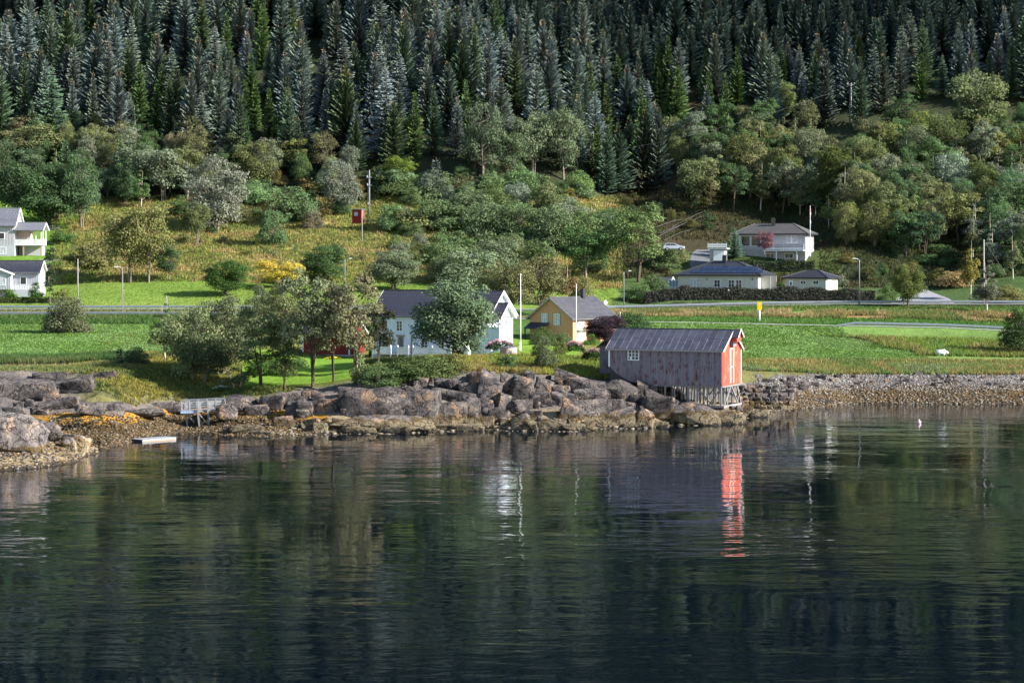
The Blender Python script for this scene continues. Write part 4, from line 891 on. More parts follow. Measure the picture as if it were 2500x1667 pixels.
chimney(B, -9.5, 4.9, WH+2.2, WH+WR+.9, .7)
# ---------------------------------------------------------------- yellow house
B = empty('yellow_house', (9.3, 344, 6.45), R(50)); YL, YW, YH, YR = 10.6, 8.5, 3.75, 2.95
# here the long wall runs from the near corner to the right: x 0..L
prm(B, 'ochre yellow wooden house with grey roof and two gable windows', 'house')
mb = MB().prism([(0, 0), (YW, 0), (YW, YH), (YW/2, YH+YR), (0, YH)], 0, YL, 'x')
fy = lambda u, o, z: (-o, u, z); fx = lambda u, o, z: (u, -o, z)
battens(mb, fy, 0, YW, 0, lambda u: YH+YR*(1-abs(u-YW/2)/(YW/2)), .36, .1); battens(mb, fx, 0, YL, 0, YH, .36, .1); mb.build('wall', M_YEL, B)
MB().box(-.03, -.03, -1.5, YL+.03, YW+.03, -.004).build('foundation', M_CONC, B)
MB().box(-.06, -.06, 0, -.001, .1, YH-.1).box(-.0, -.06, 0, .1, -.001, YH-.1).build('corner_board', M_YEL, B)
gable_roof(B, YL, YW, YH, YR, .45, .5, M_SLATE, plain('grey_bargeboard', (.3, .27, .25), .7), x0=YL, tile=dict(amp=0, row=.5, per=1.1, ns=1, step=.02, tone=.07))
M_BLUE = plain('grey_blue_trim', (.14, .24, .30), .6, .05)
for u in (3.15, 5.55):
    o = window(B, fy, u, 2.75, 1.0, 1.55, 3, 3, glass=M_CURT); fbx = MB()
    for a, b in ((u-.72, u-.6), (u+.6, u+.72)): fbox(fbx, fy, a, b, .005, .06, 2.6, 4.5)
    fbx.build('outer_frame', M_BLUE, o)
window(B, fx, 2.0, 2.2, 1.3, 1.0, 3, 3, glass=M_CURT); window(B, fx, 2.2, .35, 1.5, 1.35, 3, 3, glass=M_CURT); window(B, fx, 8.9, .6, 1.1, 1.3, 3, 3, glass=M_CURT)
MB().box(.9, -.55, 1.83, 3.6, -.04, 1.9).build('awning', plain('awning_grey', (.5, .45, .45), .6), B)
mb = MB(); roofpatch(mb, (4.0, -2.3, 2.2), (1, 0, 0), (0, .86, .5), (0, -.5, .86), 5.2, 2.6); mb.build('porch_roof', M_TILE, B)
MB().box(4.3, -2.0, 0, 9.0, -.04, 2.2).build('porch_wall', M_YEL, B); MB().box(5.2, -2.06, .05, 6.1, -2.005, 2.05).build('door', plain('brown_door', (.22, .08, .03), .6), B)
chimney(B, 7.6, YW/2-.2, YH+2.5, YH+YR+1.25, .62)
MB().prism([(-.0, 2.9), (-1.7, 2.0), (-1.7, 2.1), (0, 3.0)], 4.6, 8.4, 'y').box(-1.6, 8.15, -.2, -1.45, 8.3, 2.0).build('side_shed_roof', M_DARK, B)
# satellite dish at the far roof end
d_ = MB(); ring = [[Vector((r_*math.cos(a*.785), -.25*(1-r_**2/.2), r_*math.sin(a*.785))) for a in range(8)] for r_ in (.05, .25, .42)]
pts = [p+Vector((YL+.9, 2.6, YH+2.1)) for rr in ring for p in rr]
d_.poly(pts, [(i*8+j, i*8+(j+1) % 8, (i+1)*8+(j+1) % 8, (i+1)*8+j) for i in (0, 1) for j in range(8)]+[tuple(range(8))]).tube([(YL+.9, 2.7, YH+1.9), (YL+.3, 3.0, YH+1.6)], .04, 5).build('satellite_dish', M_WPOLE, B)
# ---------------------------------------------------------------- red outbuilding behind the alders
B = empty('red_outbuilding', (-23.0, 318.5, 5.6), R(-20)); prm(B, 'dark red outbuilding with dark roof half hidden behind the alders', 'outbuilding')
body(B, 7.2, 5.5, 3.2, 1.9, M_RED, .15, fz=-1); gable_roof(B, 7.2, 5.5, 3.2, 1.9, .35, .35)
for x in (-7.2, 0): MB().box(x-.1, -.07, .15, x+.1, -.004, 3.1).build('corner_board', M_TRIM, B)
window(B, frame_mat4('right', 7.2, 5.5), 1.8, 1.0, .9, 1.2, 2, 3)
# ---------------------------------------------------------------- bungalow with solar panels
B = empty('solar_bungalow', (46.2, 423, 12.75), R(-20)); SL, SW, SH, SR = 15.6, 9.6, 3.2, 2.55
prm(B, 'cream bungalow with dark hip roof and solar panels behind the long hedge', 'house')
body(B, SL, SW, SH, 0, M_CREAM, .25, step=.3, gable=False, fz=-1.6); ro = hip_roof(B, SL, SW, SH, SR, -9.9, -5.1, .7)
f = frame_mat4('front', SL, SW); fr_ = frame_mat4('right', SL, SW)
window(B, f, -12.3, .55, 1.9, 1.95, 3, 3, glass=M_CURT); window(B, f, -7.9, 1.05, 1.05, 1.25, 2, 2); window(B, f, -5.15, 1.05, 1.05, 1.25, 2, 2); window(B, f, -3.7, 1.05, 1.05, 1.25, 2, 2)
for u in (-9.9, -1.1): 
    MB().tube([(u, -.1, 2.35), (u, -.1, 2.65)], .09, 6).box(u-.03, -.1, 2.66, u+.03, -.004, 2.7).build('wall_lamp', M_DARK, B)
MB().box(-13.4, -.12, .2, -13.2, -.004, 3.1).box(-11.3, -.12, .2, -11.1, -.004, 3.1).box(-6.15, -.1, .2, -6.0, -.004, 3.1).box(-2.75, -.1, .2, -2.6, -.004, 3.1).build('corner_board', M_CREAM, B)
MB().box(.004, .7, .1, .06, 1.9, 2.3).build('door', M_TRIM, B); MB().box(.01, 2.2, -.5, 1.9, 2.3, 3.1).box(.01, 6.9, -.5, 1.9, 7.0, 3.1).build('wing_wall', M_CREAM, B)
chimney(B, -7.6, SW/2-.5, SH+1.9, SH+SR+1.1, .7); MB().tube([(-3.4, 3.6, SH+1.9), (-3.4, 3.6, SH+2.6)], .08, 6).tube([(-1.5, 5, SH+1.6), (-1.5, 5, SH+2.0)], .22, 8).build('roof_vent', M_DARK, ro)
M_PV = plain('solar_cell_glass', (.015, .022, .05), .12, .3, .8, spec=.6)
kk = SR/(SW/2+.7); ln = math.sqrt(1+kk*kk)
for r_, (x0, n_, s0) in enumerate(((-13.2, 14, .75), (-11.3, 11, 2.25))):
    for i in range(n_):
        y = -.7+s0/ln; z = SH+.12+s0*kk/ln; xx = x0+i*1.0
        A = Vector((xx, y, z)); V = Vector((0, 1/ln, kk/ln)); Nn = Vector((0, -kk/ln, 1/ln)); p = [A+Nn*.1, A+Nn*.1+Vector((.95, 0, 0)), A+Nn*.1+Vector((.95, 0, 0))+V*1.35, A+Nn*.1+V*1.35]
        MB().poly(p+[q-Nn*.05 for q in p], [(0, 1, 2, 3), (7, 6, 5, 4), (0, 4, 5, 1), (1, 5, 6, 2), (2, 6, 7, 3), (3, 7, 4, 0)]).build('solar_panel', M_PV, B)
# deck fence with bays, steps, glass room, annex
dk = MB().box(-17.4, -3.0, -.3, -5.2, -.05, -.05).build('deck', M_WOOD, B)
picket('deck_fence', B, -17.4, -5.2, -3.0, -.2, 1.25, .16, M_PALE); picket('deck_fence', B, -3.0, -.2, -17.4, -.2, 1.25, .16, M_PALE, 1)
MB().prism([(-3.0, -.6), (-1.2, -.6), (-1.2, .2), (-3.0, 1.1)], -5.15, -5.05, 'x').build('stair_side', M_TRIM, B)
MB().box(3.6-4.4, -2.5, -.7, 4.0-2.2, -1.8, .75).build('garden_box', M_PALE, B)
g_ = MB().box(-17.6, .6, .0, -15.65, 3.4, 2.2).build('glass_room', plain('blue_tinted_glazing', (.20, .28, .36), .15, .1, spec=.6), B)
mb = MB()
for x in (-17.62, -16.95, -16.3, -15.7): mb.box(x, .56, 0, x+.07, .598, 2.25)
mb.box(-17.64, .55, 2.25, -15.6, 3.45, 2.35).build('glass_room_frame', M_TRIM, B)
A_ = empty('garden_shed', at(1635, 712, 436), R(-20)); prm(A_, 'small white gabled shed left of the solar-panel bungalow', 'shed')
body(A_, 3.3, 3.0, 1.9, .8, M_PALE, .1, step=.3, fz=-.8); gable_roof(A_, 3.3, 3.0, 1.9, .8, .2, .25, M_SLATE)
# ---------------------------------------------------------------- garage
B = empty('garage', (58.9, 423, 12.9), R(-25)); prm(B, 'small cream garage with dark hip roof right of the solar-panel bungalow', 'garage')
body(B, 8.0, 7.6, 2.55, 0, M_CREAM, .2, step=.3, gable=False, fz=-1.2); hip_roof(B, 8.0, 7.6, 2.55, 1.35, -4.9, -2.6, .6)
f = frame_mat4('front', 8.0, 7.6); window(B, f, -4.4, 1.45, .95, .55, 2, 1); window(B, f, -1.9, 1.45, .95, .55, 2, 1)
o = MB().box(-7.2, -.06, .2, -6.4, -.004, 2.15).build('door', M_TRIM, B); MB().box(-6.95, -.075, 1.2, -6.65, -.062, 1.8).build('pane', M_GLASS, o)
mb = MB()
for i in range(4): mb.box(.004, .9, .2+i*.52, .05, 3.6, .7+i*.52)
mb.build('garage_door', M_TRIM, B); MB().box(-.1, -.06, .2, -.02, -.004, 2.45).build('downpipe', M_DARK, B)
# ---------------------------------------------------------------- hillside house (upper right)
B = empty('hillside_house', (59.6, 458, 20.9), R(-18)); UL, UW, UH, UR = 14.6, 9.6, 3.1, 2.15
prm(B, 'pale hillside house with grey tiled hip roof and long white balcony', 'house')
body(B, UL, UW, UH, 0, M_PALE, .1, step=.3, gable=False, fmat=M_CONC, fz=-2.3); ro = hip_roof(B, UL, UW, UH, UR, -11.3, -3.4, .75, M_TILEG)
f = frame_mat4('front', UL, UW); window(B, f, -13.9, .9, .55, 1.75, 1, 1); window(B, f, -12.3, .75, 1.75, 1.95, 1, 1); window(B, f, -10.15, .75, 1.9, 1.95, 1, 1); window(B, f, -7.3, .9, 1.3, 1.6, 1, 1)
window(B, f, -3.3, 1.4, .8, 1.45, 1, 1, glass=M_CURT); window(B, f, -2.2, 1.4, 1.0, 1.45, 1, 1, glass=M_CURT)
chimney(B, -7.3, UW/2-1.1, UH+1.6, UH+UR+1.1, .75, M_GLASS)
MB().box(-8.2, -1.9, -.32, .05, -.04, -.15).build('balcony_floor', M_TRIM, B)
for z in (.0, .42, .8):
    MB().box(-8.2, -1.94, z, .05, -1.88, z+.3).build('balcony_board', M_PALE if z else M_TRIM, B)
for x in (-8.15, -6.1, -4.1, -2.0, 0): MB().box(x-.05, -1.86, -.1, x+.05, -1.78, 1.15).build('balcony_post', M_TRIM, B)
for x in (-5.6, -1.4): MB().box(x-.09, -1.8, -2.2, x+.09, -1.62, -.33).build('balcony_leg', M_TRIM, B)
for x in (-7.2, -3.3): window(B, f, x, -1.75, 1.6, .9, 2, 1)
mb = MB(); fr2 = frame_mat4('right', UL, UW)
for i in range(22): k = 1+random.Random(i).uniform(-.25, .2); mb.color(k, k, k*.95); fbox(mb, fr2, .3+(i % 4)*2.0, 2.2+(i % 4)*2.0, .04, .07, -1.9+(i//4)*.42, -1.55+(i//4)*.42)
mb.build('stone_cladding', M_CONC, B)
# carport garage under a terrace, left of it
G_ = empty('terrace_garage', at(1768, 637, 452), R(-12)); prm(G_, 'small garage with white door under a railed terrace beside the green spruce', 'garage')
MB().box(-2.9, 0, -.3, 0, 5, 2.35).build('wall', M_CONC, G_); MB().box(-2.15, -.06, .0, -.15, -.004, 2.1).build('garage_door', M_TRIM, G_)
MB().box(-3.3, -.35, 2.36, .6, 5, 2.55).build('terrace_floor', M_TRIM, G_)
for z in (2.7, 3.12): MB().box(-3.3, -.4, z, .6, -.34, z+.33).build('rail_board', M_TRIM, G_)
for x in (-3.25, -2.3, -1.35, -.4, .5): MB().box(x-.04, -.335, 2.55, x+.04, -.27, 3.6).build('rail_post', M_TRIM, G_)
# ---------------------------------------------------------------- top left house
B = empty('balcony_house', (-98.7, 447, 19.7), 0); prm(B, 'two-storey pale house with steep grey tiled roof at the top left edge', 'house')
body(B, 12, 7.6, 6.1, 3.2, M_PALE, 2.0, step=.3, fmat=M_GREYB, fz=-1); gable_roof(B, 12, 7.6, 6.1, 3.2, .45, .35, plain('grey_blue_tiles', (.13, .13, .155), .4, .15, vcol=True))
f = frame_mat4('front', 12, 7.6); window(B, f, -2.7, 3.3, 1.3, 1.15, 1, 1); window(B, f, -2.5, .35, 1.45, 1.2, 1, 1, glass=M_CURT)
MB().box(.04, .3, 2.0, 5.3, 5.0, 2.25).build('balcony_floor', M_TRIM, B)
picket('balcony_rail', B, .1, 4.1, .3, 2.2, .95, .13); MB().box(4.1, .26, 2.26, 5.3, .32, 3.2).box(5.25, .33, 2.26, 5.31, 5, 3.2).build('balcony_panel', M_TRIM, B)
for x, y in ((4.15, .4), (5.2, .4), (5.2, 2.2), (5.2, 4.8)): MB().box(x-.08, y-.08, 3.21 if y != .4 or x > 5 else 2.26, x+.08, y+.08, 5.1).build('balcony_post', M_TRIM, B)
MB().box(.05, .3, 4.95, 5.3, .4, 5.15).build('eave_beam', M_TRIM, B)
MB().box(.04, 2.4, 2.26, 2.6, 4.9, 5.1).build('recessed_wall', plain('pinkish_boards', (.50, .38, .33), .8), B)
gable_roof(B, 5.2, 5.0, 5.1, 1.3, .4, .45, plain('grey_felt', (.14, .14, .16), .5, .1, vcol=True), x0=5.3, y0=.2, tile=dict(amp=0, row=.6, per=1.5, ns=1, step=.015), name='balcony_roof')
MB().box(1.55, .4, -.7, 1.75, .6, 2.0).box(5.05, .4, -.7, 5.2, .55, 2.0).build('timber_post', plain('pine_post', (.36, .24, .13), .7), B)
MB().box(.1, 2.5, -.7, .9, 2.6, 1.9).build('door', M_GLASS, B); MB().box(.04, 2.62, -.7, 5, 4.9, 1.98).build('lower_wall', M_PALE, B)
# ---------------------------------------------------------------- grey bungalow, left edge
B = empty('grey_bungalow', (-86.9, 413.5, 13.4), 0); prm(B, 'grey bungalow with black tiled roof and a small veranda at the left edge', 'house')
body(B, 9.5, 6.0, 3.3, 1.9, M_GREYB, .1, step=.3, fz=-2.0); gable_roof(B, 9.5, 6.0, 3.3, 1.9, .4, .4)
f = frame_mat4('front', 9.5, 6.0); window(B, f, -2.8, 1.05, 1.05, 1.25, 1, 1)
w_ = MB().prism([(-9.5, .1), (-4.9, .1), (-4.9, 2.95), (-7.2, 3.75), (-9.5, 2.95)], -1.7, -.04, 'y'); battens(w_, lambda u, o, z: (u, -1.7-o, z), -9.5, -4.9, .1, 2.9, .3); w_.build('front_wing', M_GREYB, B)
fw_ = lambda u, o, z: (u, -1.7-o, z); window(B, fw_, -6.4, .9, 1.2, 1.75, 1, 1, glass=M_CURT)
MB().prism([(-9.6, 3.0), (-7.2, 3.9), (-4.3, 2.8), (-4.3, 2.95), (-7.2, 4.08), (-9.6, 3.15)], -2.1, -.4, 'y').build('wing_roof', M_TRIM, B)
MB().box(-4.88, -1.7, -2.0, 0, -.05, .05).build('veranda_base', M_GREYB, B)
MB().tube([(-4.6, -1.55, .05), (-4.6, -1.55, 2.85)], .16, 8).build('column', M_TRIM, B)
mb = MB()
for i in range(14): mb.box(-4.3+i*.3, -1.66, .1, -4.12+i*.3, -1.6, .95)
mb.box(-4.4, -1.7, .951, -.1, -1.55, 1.03).build('veranda_rail', M_TRIM, B)
# ---------------------------------------------------------------- red transformer hut
p = at(882, 541, 478); B = empty('transformer_hut', p, R(-18)); prm(B, 'small red flat-roofed hut beside the two power poles', 'hut')
mb = MB().box(-2.1, 0, -.4, 0, 1.5, 2.5); battens(mb, lambda u, o, z: (u, -o, z), -2.1, 0, 0, 2.5, .2); mb.build('wall', M_RED, B)
MB().box(.004, .05, -.3, .05, 1.45, 2.45).build('sun_toned_side', plain('sun_toned_red', (.42, .07, .07), .7), B)  # right face given a lighter red that stands for sun on it
MB().box(-3.0, -.3, 2.52, .25, 1.8, 2.64).build('roof', M_STEEL, B); MB().box(-1.6, -.06, 1.2, -.8, -.035, 2.0).build('shutter', M_GREYB, B)
# ---------------------------------------------------------------- boathouse on stilts
L_, W_, Hh, RR = 14.27, 6.96, 4.30, 2.15
B = empty('boathouse', (24.7, 265, 4.43), R(-24)); prm(B, 'large weathered red boathouse standing on timber stilts over the shore rocks', 'boathouse')
rb = random.Random(4)
# long front wall: every board, its foot cut along the rising rock at the left end
def foot(x):   # the wall's lower edge, x from -L to 0
    return float(np.interp(x, [-L_, -13.2, -11.6, -10.0, 0], [2.1, 1.15, .35, .05, 0]))
mb = MB(); x = -L_
while x < -.02:
    bw = min(.145, -x); k = rb.uniform(.82, 1.15); mb.color(k, k*rb.uniform(.95, 1.03), k*rb.uniform(.95, 1.06)); z0 = foot(x+bw/2)
    o = rb.choice((0, .012, .022)); mb.box(x+.006, -.03-o, z0, x+bw-.006, .02, Hh-.03); x += .15
mb.color(.35, .35, .35).box(-L_, .022, foot(-L_)-.1, -.02, .06, Hh-.02)
mb.build('front_boards', M_BOAT, B)
mb = MB(); y = 0.02
while y < W_-.02:
    k = rb.uniform(.85, 1.15); mb.color(k, k, k); o = rb.choice((0, .012, .02)); yc = y+.07
    top = Hh+RR*(1-abs(yc-W_/2)/(W_/2)); mb.box(-.02, y+.006, 0, .03+o, min(y+.144, W_), top-.03); y += .15
mb.build('gable_boards', M_BOATR, B)
MB().prism([(.1, .15), (W_-.05, .15), (W_-.05, Hh-.05), (W_/2, Hh+RR-.08), (.1, Hh-.05)], -L_+.05, -.06, 'x').build('inner_wall', M_DARK, B)
mb = MB()
for y in np.arange(0, W_, .3): mb.box(-L_-.03, y+.01, 1.6, -L_+.02, y+.28, Hh+RR*(1-abs(y+.15-W_/2)/(W_/2))-.03)
mb.build('rear_boards', M_BOAT, B)
MB().box(-L_-.06, -.075, 1.2 if 0 else foot(-L_)-.05, -L_+.14, -.056, Hh-.05).build('corner_board', M_TRIM, B)
MB().box(.0, W_-.05, 0, .09, W_+.06, Hh-.05).build('corner_board', M_TRIM, B)
# roof: felt sheets in two courses per slope
k = RR/(W_/2); ln = math.sqrt(1+k*k); c, s = 1/ln, k/ln; oe, ov = .35, .3; npan = 17
RF = MB().prism([(-oe, Hh-k*oe), (W_/2, Hh+RR), (W_+oe, Hh-k*oe), (W_+oe, Hh-k*oe+.1), (W_/2, Hh+RR+.1), (-oe, Hh-k*oe+.1)], -L_-ov, ov, 'x').build('roof', M_WOOD, B)
pw = (L_+2*ov)/npan; slen = (W_/2+oe)*ln
for side in (0, 1):
    for i in range(npan):
        brk = .45+rb.uniform(-.12, .12)
        for j in range(2):
            t = rb.uniform(.8, 1.2); a0, a1 = (0, brk) if j == 0 else (brk-.02, 1)
            mb = MB().color(t, t, t*rb.uniform(.97, 1.06)); x0, x1 = -L_-ov+i*pw+.02, -L_-ov+(i+1)*pw-.02
            def P_(xx, u, o):
                d = slen*u; yy = -oe+d*c; zz = Hh-k*oe+.1+d*s
                q = Vector((xx, yy-s*o, zz+c*o)); 
                if side: q.y = W_-q.y
                return q
            lo_ = .02+.022*j+rb.uniform(0, .012)
            mb.poly([P_(x0, a0, .003), P_(x1, a0, .003), P_(x1, a1, .003), P_(x0, a1, .003), P_(x0, a0, lo_), P_(x1, a0, lo_), P_(x1, a1, lo_), P_(x0, a1, lo_)], [(0,3,2,1),(4,5,6,7),(0,1,5,4),(1,2,6,5),(2,3,7,6),(3,0,4,7)])
            mb.build('roof_sheet', M_SHEET, B)
        if i and not side:
            xm = -L_-ov+i*pw; a_ = P_(xm, 0, .03); b_ = P_(xm, 1, .03); MB().color(3.2, 3.15, 3.0).bar(a_, b_, .045, .03).build('roof_batten', M_SHEET, B)
MB().bar((-L_-ov, W_/2, Hh+RR+.14), (ov, W_/2, Hh+RR+.14), .3, .06).build('ridge_cap', M_SHEET, B)
for xe in (-L_-ov-.04, ov):
    for sg in (0, 1):
        ya, yb = (-oe, W_/2) if sg == 0 else (W_+oe, W_/2)
        MB().prism([(ya, Hh-k*oe-.12), (yb, Hh+RR-.12), (yb, Hh+RR+.13), (ya, Hh-k*oe+.13)], xe, xe+.04, 'x').build('bargeboard', plain('grey_white_board', (.55, .5, .5), .7), B)
MB().box(-L_-.3, -oe-.03, Hh-k*oe-.06, .28, -oe-.002, Hh-k*oe+.1).build('eave_board', M_WOOD, B)
# hoist hood over the gable doors
hd = MB().prism([(W_/2-.75, Hh+.85), (W_/2+.75, Hh+.85), (W_/2+.75, Hh+RR-.5), (W_/2, Hh+RR+.05), (W_/2-.75, Hh+RR-.5)], .06, .95, 'x').build('hoist_hood', M_BOATR, B)
MB().prism([(W_/2-1.05, Hh+RR-.75), (W_/2, Hh+RR+.2), (W_/2+1.05, Hh+RR-.75), (W_/2+1.0, Hh+RR-.85), (W_/2, Hh+RR+.06), (W_/2-1.0, Hh+RR-.85)], .31, 1.2, 'x').build('hood_roof', M_SHEET, hd)
for sg in (-1, 1): MB().prism([(W_/2+sg*1.08, Hh+RR-.9), (W_/2, Hh+RR+.08), (W_/2, Hh+RR+.26), (W_/2+sg*1.08, Hh+RR-.7)], 1.2, 1.25, 'x').build('hood_bargeboard', plain('pale_board', (.62, .55, .55), .7), hd)
MB().box(.06, W_/2-.72, Hh+.3, .5, W_/2+.5, Hh+.83).build('hood_support', M_BOAT, B)
def gdoor(y0, y1, z0, z1):
    o = MB().box(.06, y0, z0, .1, y1, z1).build('door', plain('pale_red_door', (.42, .13, .08), .8), B)
    MB().box(.055, y0-.14, z0-.02, .13, y0-.005, z1+.14).box(.055, y1+.005, z0-.02, .13, y1+.14, z1+.14).box(.055, y0, z1+.005, .13, y1, z1+.14).build('door_frame', plain('cream_frame', (.72, .66, .6), .6), o)
    MB().box(.101, y1-.38, z0+.05, .106, y1-.05, z1-.1).build('door_panel', plain('deep_red', (.28, .04, .03), .7), o)
gdoor(W_/2-.75, W_/2+.45, 2.35, 4.25); gdoor(W_/2-.7, W_/2+.4, .25, 2.1)
o = window(B, lambda u, o_, z: (u, -.05-o_, z), -11.1, 2.95, 1.25, 1.1, 3, 3, fw=.1)
MB().box(-11.55, -.052-.045, 3.0, -11.3, -.096, 3.25).build('box_on_sill', M_TRIM, o)
# stilts, braces and sill beams
M_ST = plain('silvered_timber', (.20, .19, .185), .85, .25, 4, stretch=(1, 1, .2))
def post(x, y, z1=0, zb=None, w=.17, lx=0, ly=0, name='stilt'):
    Mw = Matrix.Translation(B.location) @ Matrix.Rotation(R(-24), 4, 'Z')
    q = Mw @ Vector((x+lx, y+ly, 0)); g_ = gz(q.x, q.y)-B.location.z-.3 if zb is None else zb
    if g_ > -.15: return
    MB().bar((x, y, z1-.005), (x+lx, y+ly, g_), w).build(name, M_ST, B)
for y in (.25, 2.3, 4.4, W_-.3):
    for x in (-9.6, -8.4, -7.1, -5.9, -4.4, -3.1, -1.9, -.9, -.15):
        post(x+rb.uniform(-.15, .15), y, zb=None if x < -3.4 else -2.3, w=rb.uniform(.13, .2), lx=rb.uniform(-.08, .08))
MB().box(-3.7, .1, -2.55, .2, .35, -2.3).box(-3.7, W_-.4, -2.55, .2, W_-.15, -2.3).box(-.05, .36, -2.55, .2, W_-.41, -2.3).build('sill_beam', M_ST, B)
MB().box(-10.5, .05, -.16, -.05, .25, -.005).box(-.2, .26, -.16, 0, W_-.05, -.005).build('floor_beam', M_ST, B)
for a, b in (((-3.3, .2, -.2), (-1.2, .2, -2.3)), ((-.2, .2, -.2), (-1.7, .2, -2.3)), ((-3.6, .2, -2.2), (-5.6, .2, -.2)), ((.1, .5, -2.3), (.05, 3.0, -.2)), ((.1, 5.6, -2.3), (.05, 3.4, -.2)), ((.1, 5.2, -.2), (.1, 6.7, -2.3)), ((-2.2, 4.4, -.2), (-3.9, 4.4, -2.3))):
    MB().bar(a, b, .14).build('brace', M_ST, B)
# annex
A_ = empty('lean_to_shed', at(1492, 905, 276), R(-24)); prm(A_, 'low dark red shed with black roof against the boathouse back end', 'shed')
mb = MB().box(-1.5, 0, -1, 1.0, 4, 3.0); battens(mb, lambda u, o_, z: (u, -o_, z), -1.5, 1, -1, 3.0, .2); mb.build('wall', M_BOAT, A_)
MB().prism([(-1.9, 2.85), (-.2, 4.2), (1.2, 4.2), (1.2, 4.05), (-.2, 4.05), (-1.9, 2.75)], -.3, 4.2, 'y').build('roof', M_TILE, A_)
# ---------------------------------------------------------------- jetty
J = empty('jetty', at(443, 1003, 256.5), R(0)); prm(J, 'small weathered timber jetty with white-grey plank railing on posts', 'jetty')
J.rotation_euler = (0, R(-2.5), R(6)); M_J = plain('bleached_timber', (.25, .25, .255), .8, .2, 5, stretch=(.3, 1, 1), vcol=True)
for i in range(24): MB().box(i*.205, 0, -.06, i*.205+.19, 2.0, 0).build('deck_plank', M_J, J)
MB().box(0, -.06, -.22, 4.9, -.005, -.02).box(0, 2.005, -.22, 4.9, 2.06, -.02).build('edge_beam', M_J, J)
MB().box(-.06, -.1, -.3, 1.9, -.062, -.05).box(-.1, -.1, -.3, -.062, 2.1, -.05).build('blue_edge', plain('blue_grey_metal', (.25, .32, .45), .5), J)
for y in (.03, 2.0):
    for z in (.18, .46, .72): MB().box(.35, y-.03, z, 4.55, y, z+.17).build('rail_plank', M_J, J)
    MB().tube([(.0, y+.02, .0), (.02, y+.02, 1.05), (.1, y+.02, 1.12), (4.8, y+.02, 1.12), (4.95, y+.02, 1.0), (5.0, y+.02, .3)], .035, 6).build('hand_rail', M_STEEL, J)
    for x in (.9, 1.9, 2.9, 3.9): MB().box(x-.04, y-.075, 0, x+.04, y-.035, 1.1).build('rail_post', M_J, J)
for a, b in (((1.75, -.15, 1.05), (2.0, -.2, -2.4)), ((2.95, -.15, 1.05), (3.05, -.2, -2.2)), ((.4, .5, -.2), (.65, .5, -2.4)), ((1.7, 1.8, -.2), (1.75, 1.8, -2.3)), ((3.0, 1.8, -.2), (3.1, 1.8, -2.2))): MB().bar(a, b, .19).build('pile', M_ST, J)
for a, b in (((1.95, -.12, -.4), (2.9, -.1, -1.6)), ((1.95, 0, -.9), (2.5, .1, -2.3)), ((.7, .5, -.4), (1.4, .5, -1.5))): MB().bar(a, b, .13).build('brace', M_ST, J)
# ---------------------------------------------------------------- raft
Rf = empty('raft', at(348, 1079, 239.5), R(48)); prm(Rf, 'low grey wooden raft floating by the seaweed beach near the jetty', 'raft'); Rf.location.z = -.14
mb = MB()
for i in range(16): MB().color(1.0, 1.0, 1.03).box(i*.29, 0, .36, i*.29+.27, 1.9, .41).build('plank', M_J, Rf)
MB().box(0, .02, -.1, 4.6, .12, .39).box(0, 1.78, -.1, 4.6, 1.88, .39).build('side_beam', M_J, Rf); MB().box(.0, .13, -.1, .1, 1.77, .39).box(4.5, .13, -.1, 4.6, 1.77, .39).build('end_beam', M_DARK, Rf)
MB().box(.1, -.02, .14, 4.4, .015, .2).build('orange_rope', plain('orange_rope', (.32, .16, .08), .8), Rf)
# ---------------------------------------------------------------- poles, lamps, signs
def flagpole(px, base, top, Y, label, r=.075):
    p = at(px, base, Y); h = (base-top)*Y/F; e = empty('flagpole', p); prm(e, label, 'flagpole')
    MB().tube([(0, 0, -.3), (0, 0, h*.5), (0, 0, h)], [r, r*.8, r*.5], 8).build('pole', M_WPOLE, e, True)
    MB().tube([(0, 0, h), (0, 0, h+.07), (0, 0, h+.16), (0, 0, h+.2)], [.03, .09, .09, .02], 8).build('finial', M_WPOLE, e, True)
    MB().box(-.14, -.14, -.4, .14, .14, .9).build('pole_stand', M_WPOLE, e); return e, h
flagpole(1271, 852, 672, 300, 'tall white flagpole between the white and yellow houses')
flagpole(1407, 840, 697, 338, 'white flagpole standing against the near corner of the yellow house')
flagpole(1514, 812, 765, 352, 'short white pole beside the purple tree', .05)
e, h = flagpole(1978, 621, 505, 453, 'white flagpole with a narrow hanging pennant by the hillside house')
pn = MB(); zt = h-.35
for i in range(10):
    wv = .16*(1-i*.06); x0 = .09+.05*math.sin(i*1.1); c_ = [(.5, .03, .04), (.55, .05, .05), (.62, .6, .62), (.5, .03, .04), (.03, .04, .2), (.5, .03, .04), (.62, .6, .62), (.04, .05, .22), (.03, .04, .2), (.04, .05, .18)][i]
    a, b = zt-i*.42, zt-(i+1)*.42; x1 = .09+.05*math.sin((i+1)*1.1)
    pn.color(*c_).poly([(x0-.05, .02, a), (x0+wv, -.05, a), (x1+wv*.94, -.05, b), (x1-.05, .02, b), (x0-.05, .04, a), (x0+wv, -.03, a), (x1+wv*.94, -.03, b), (x1-.05, .04, b)], [(0,1,2,3),(7,6,5,4),(0,3,7,4),(1,5,6,2),(0,4,5,1),(3,2,6,7)])
pn.build('pennant', plain('pennant_cloth', (1, 1, 1), .9, .05, vcol=True), e)
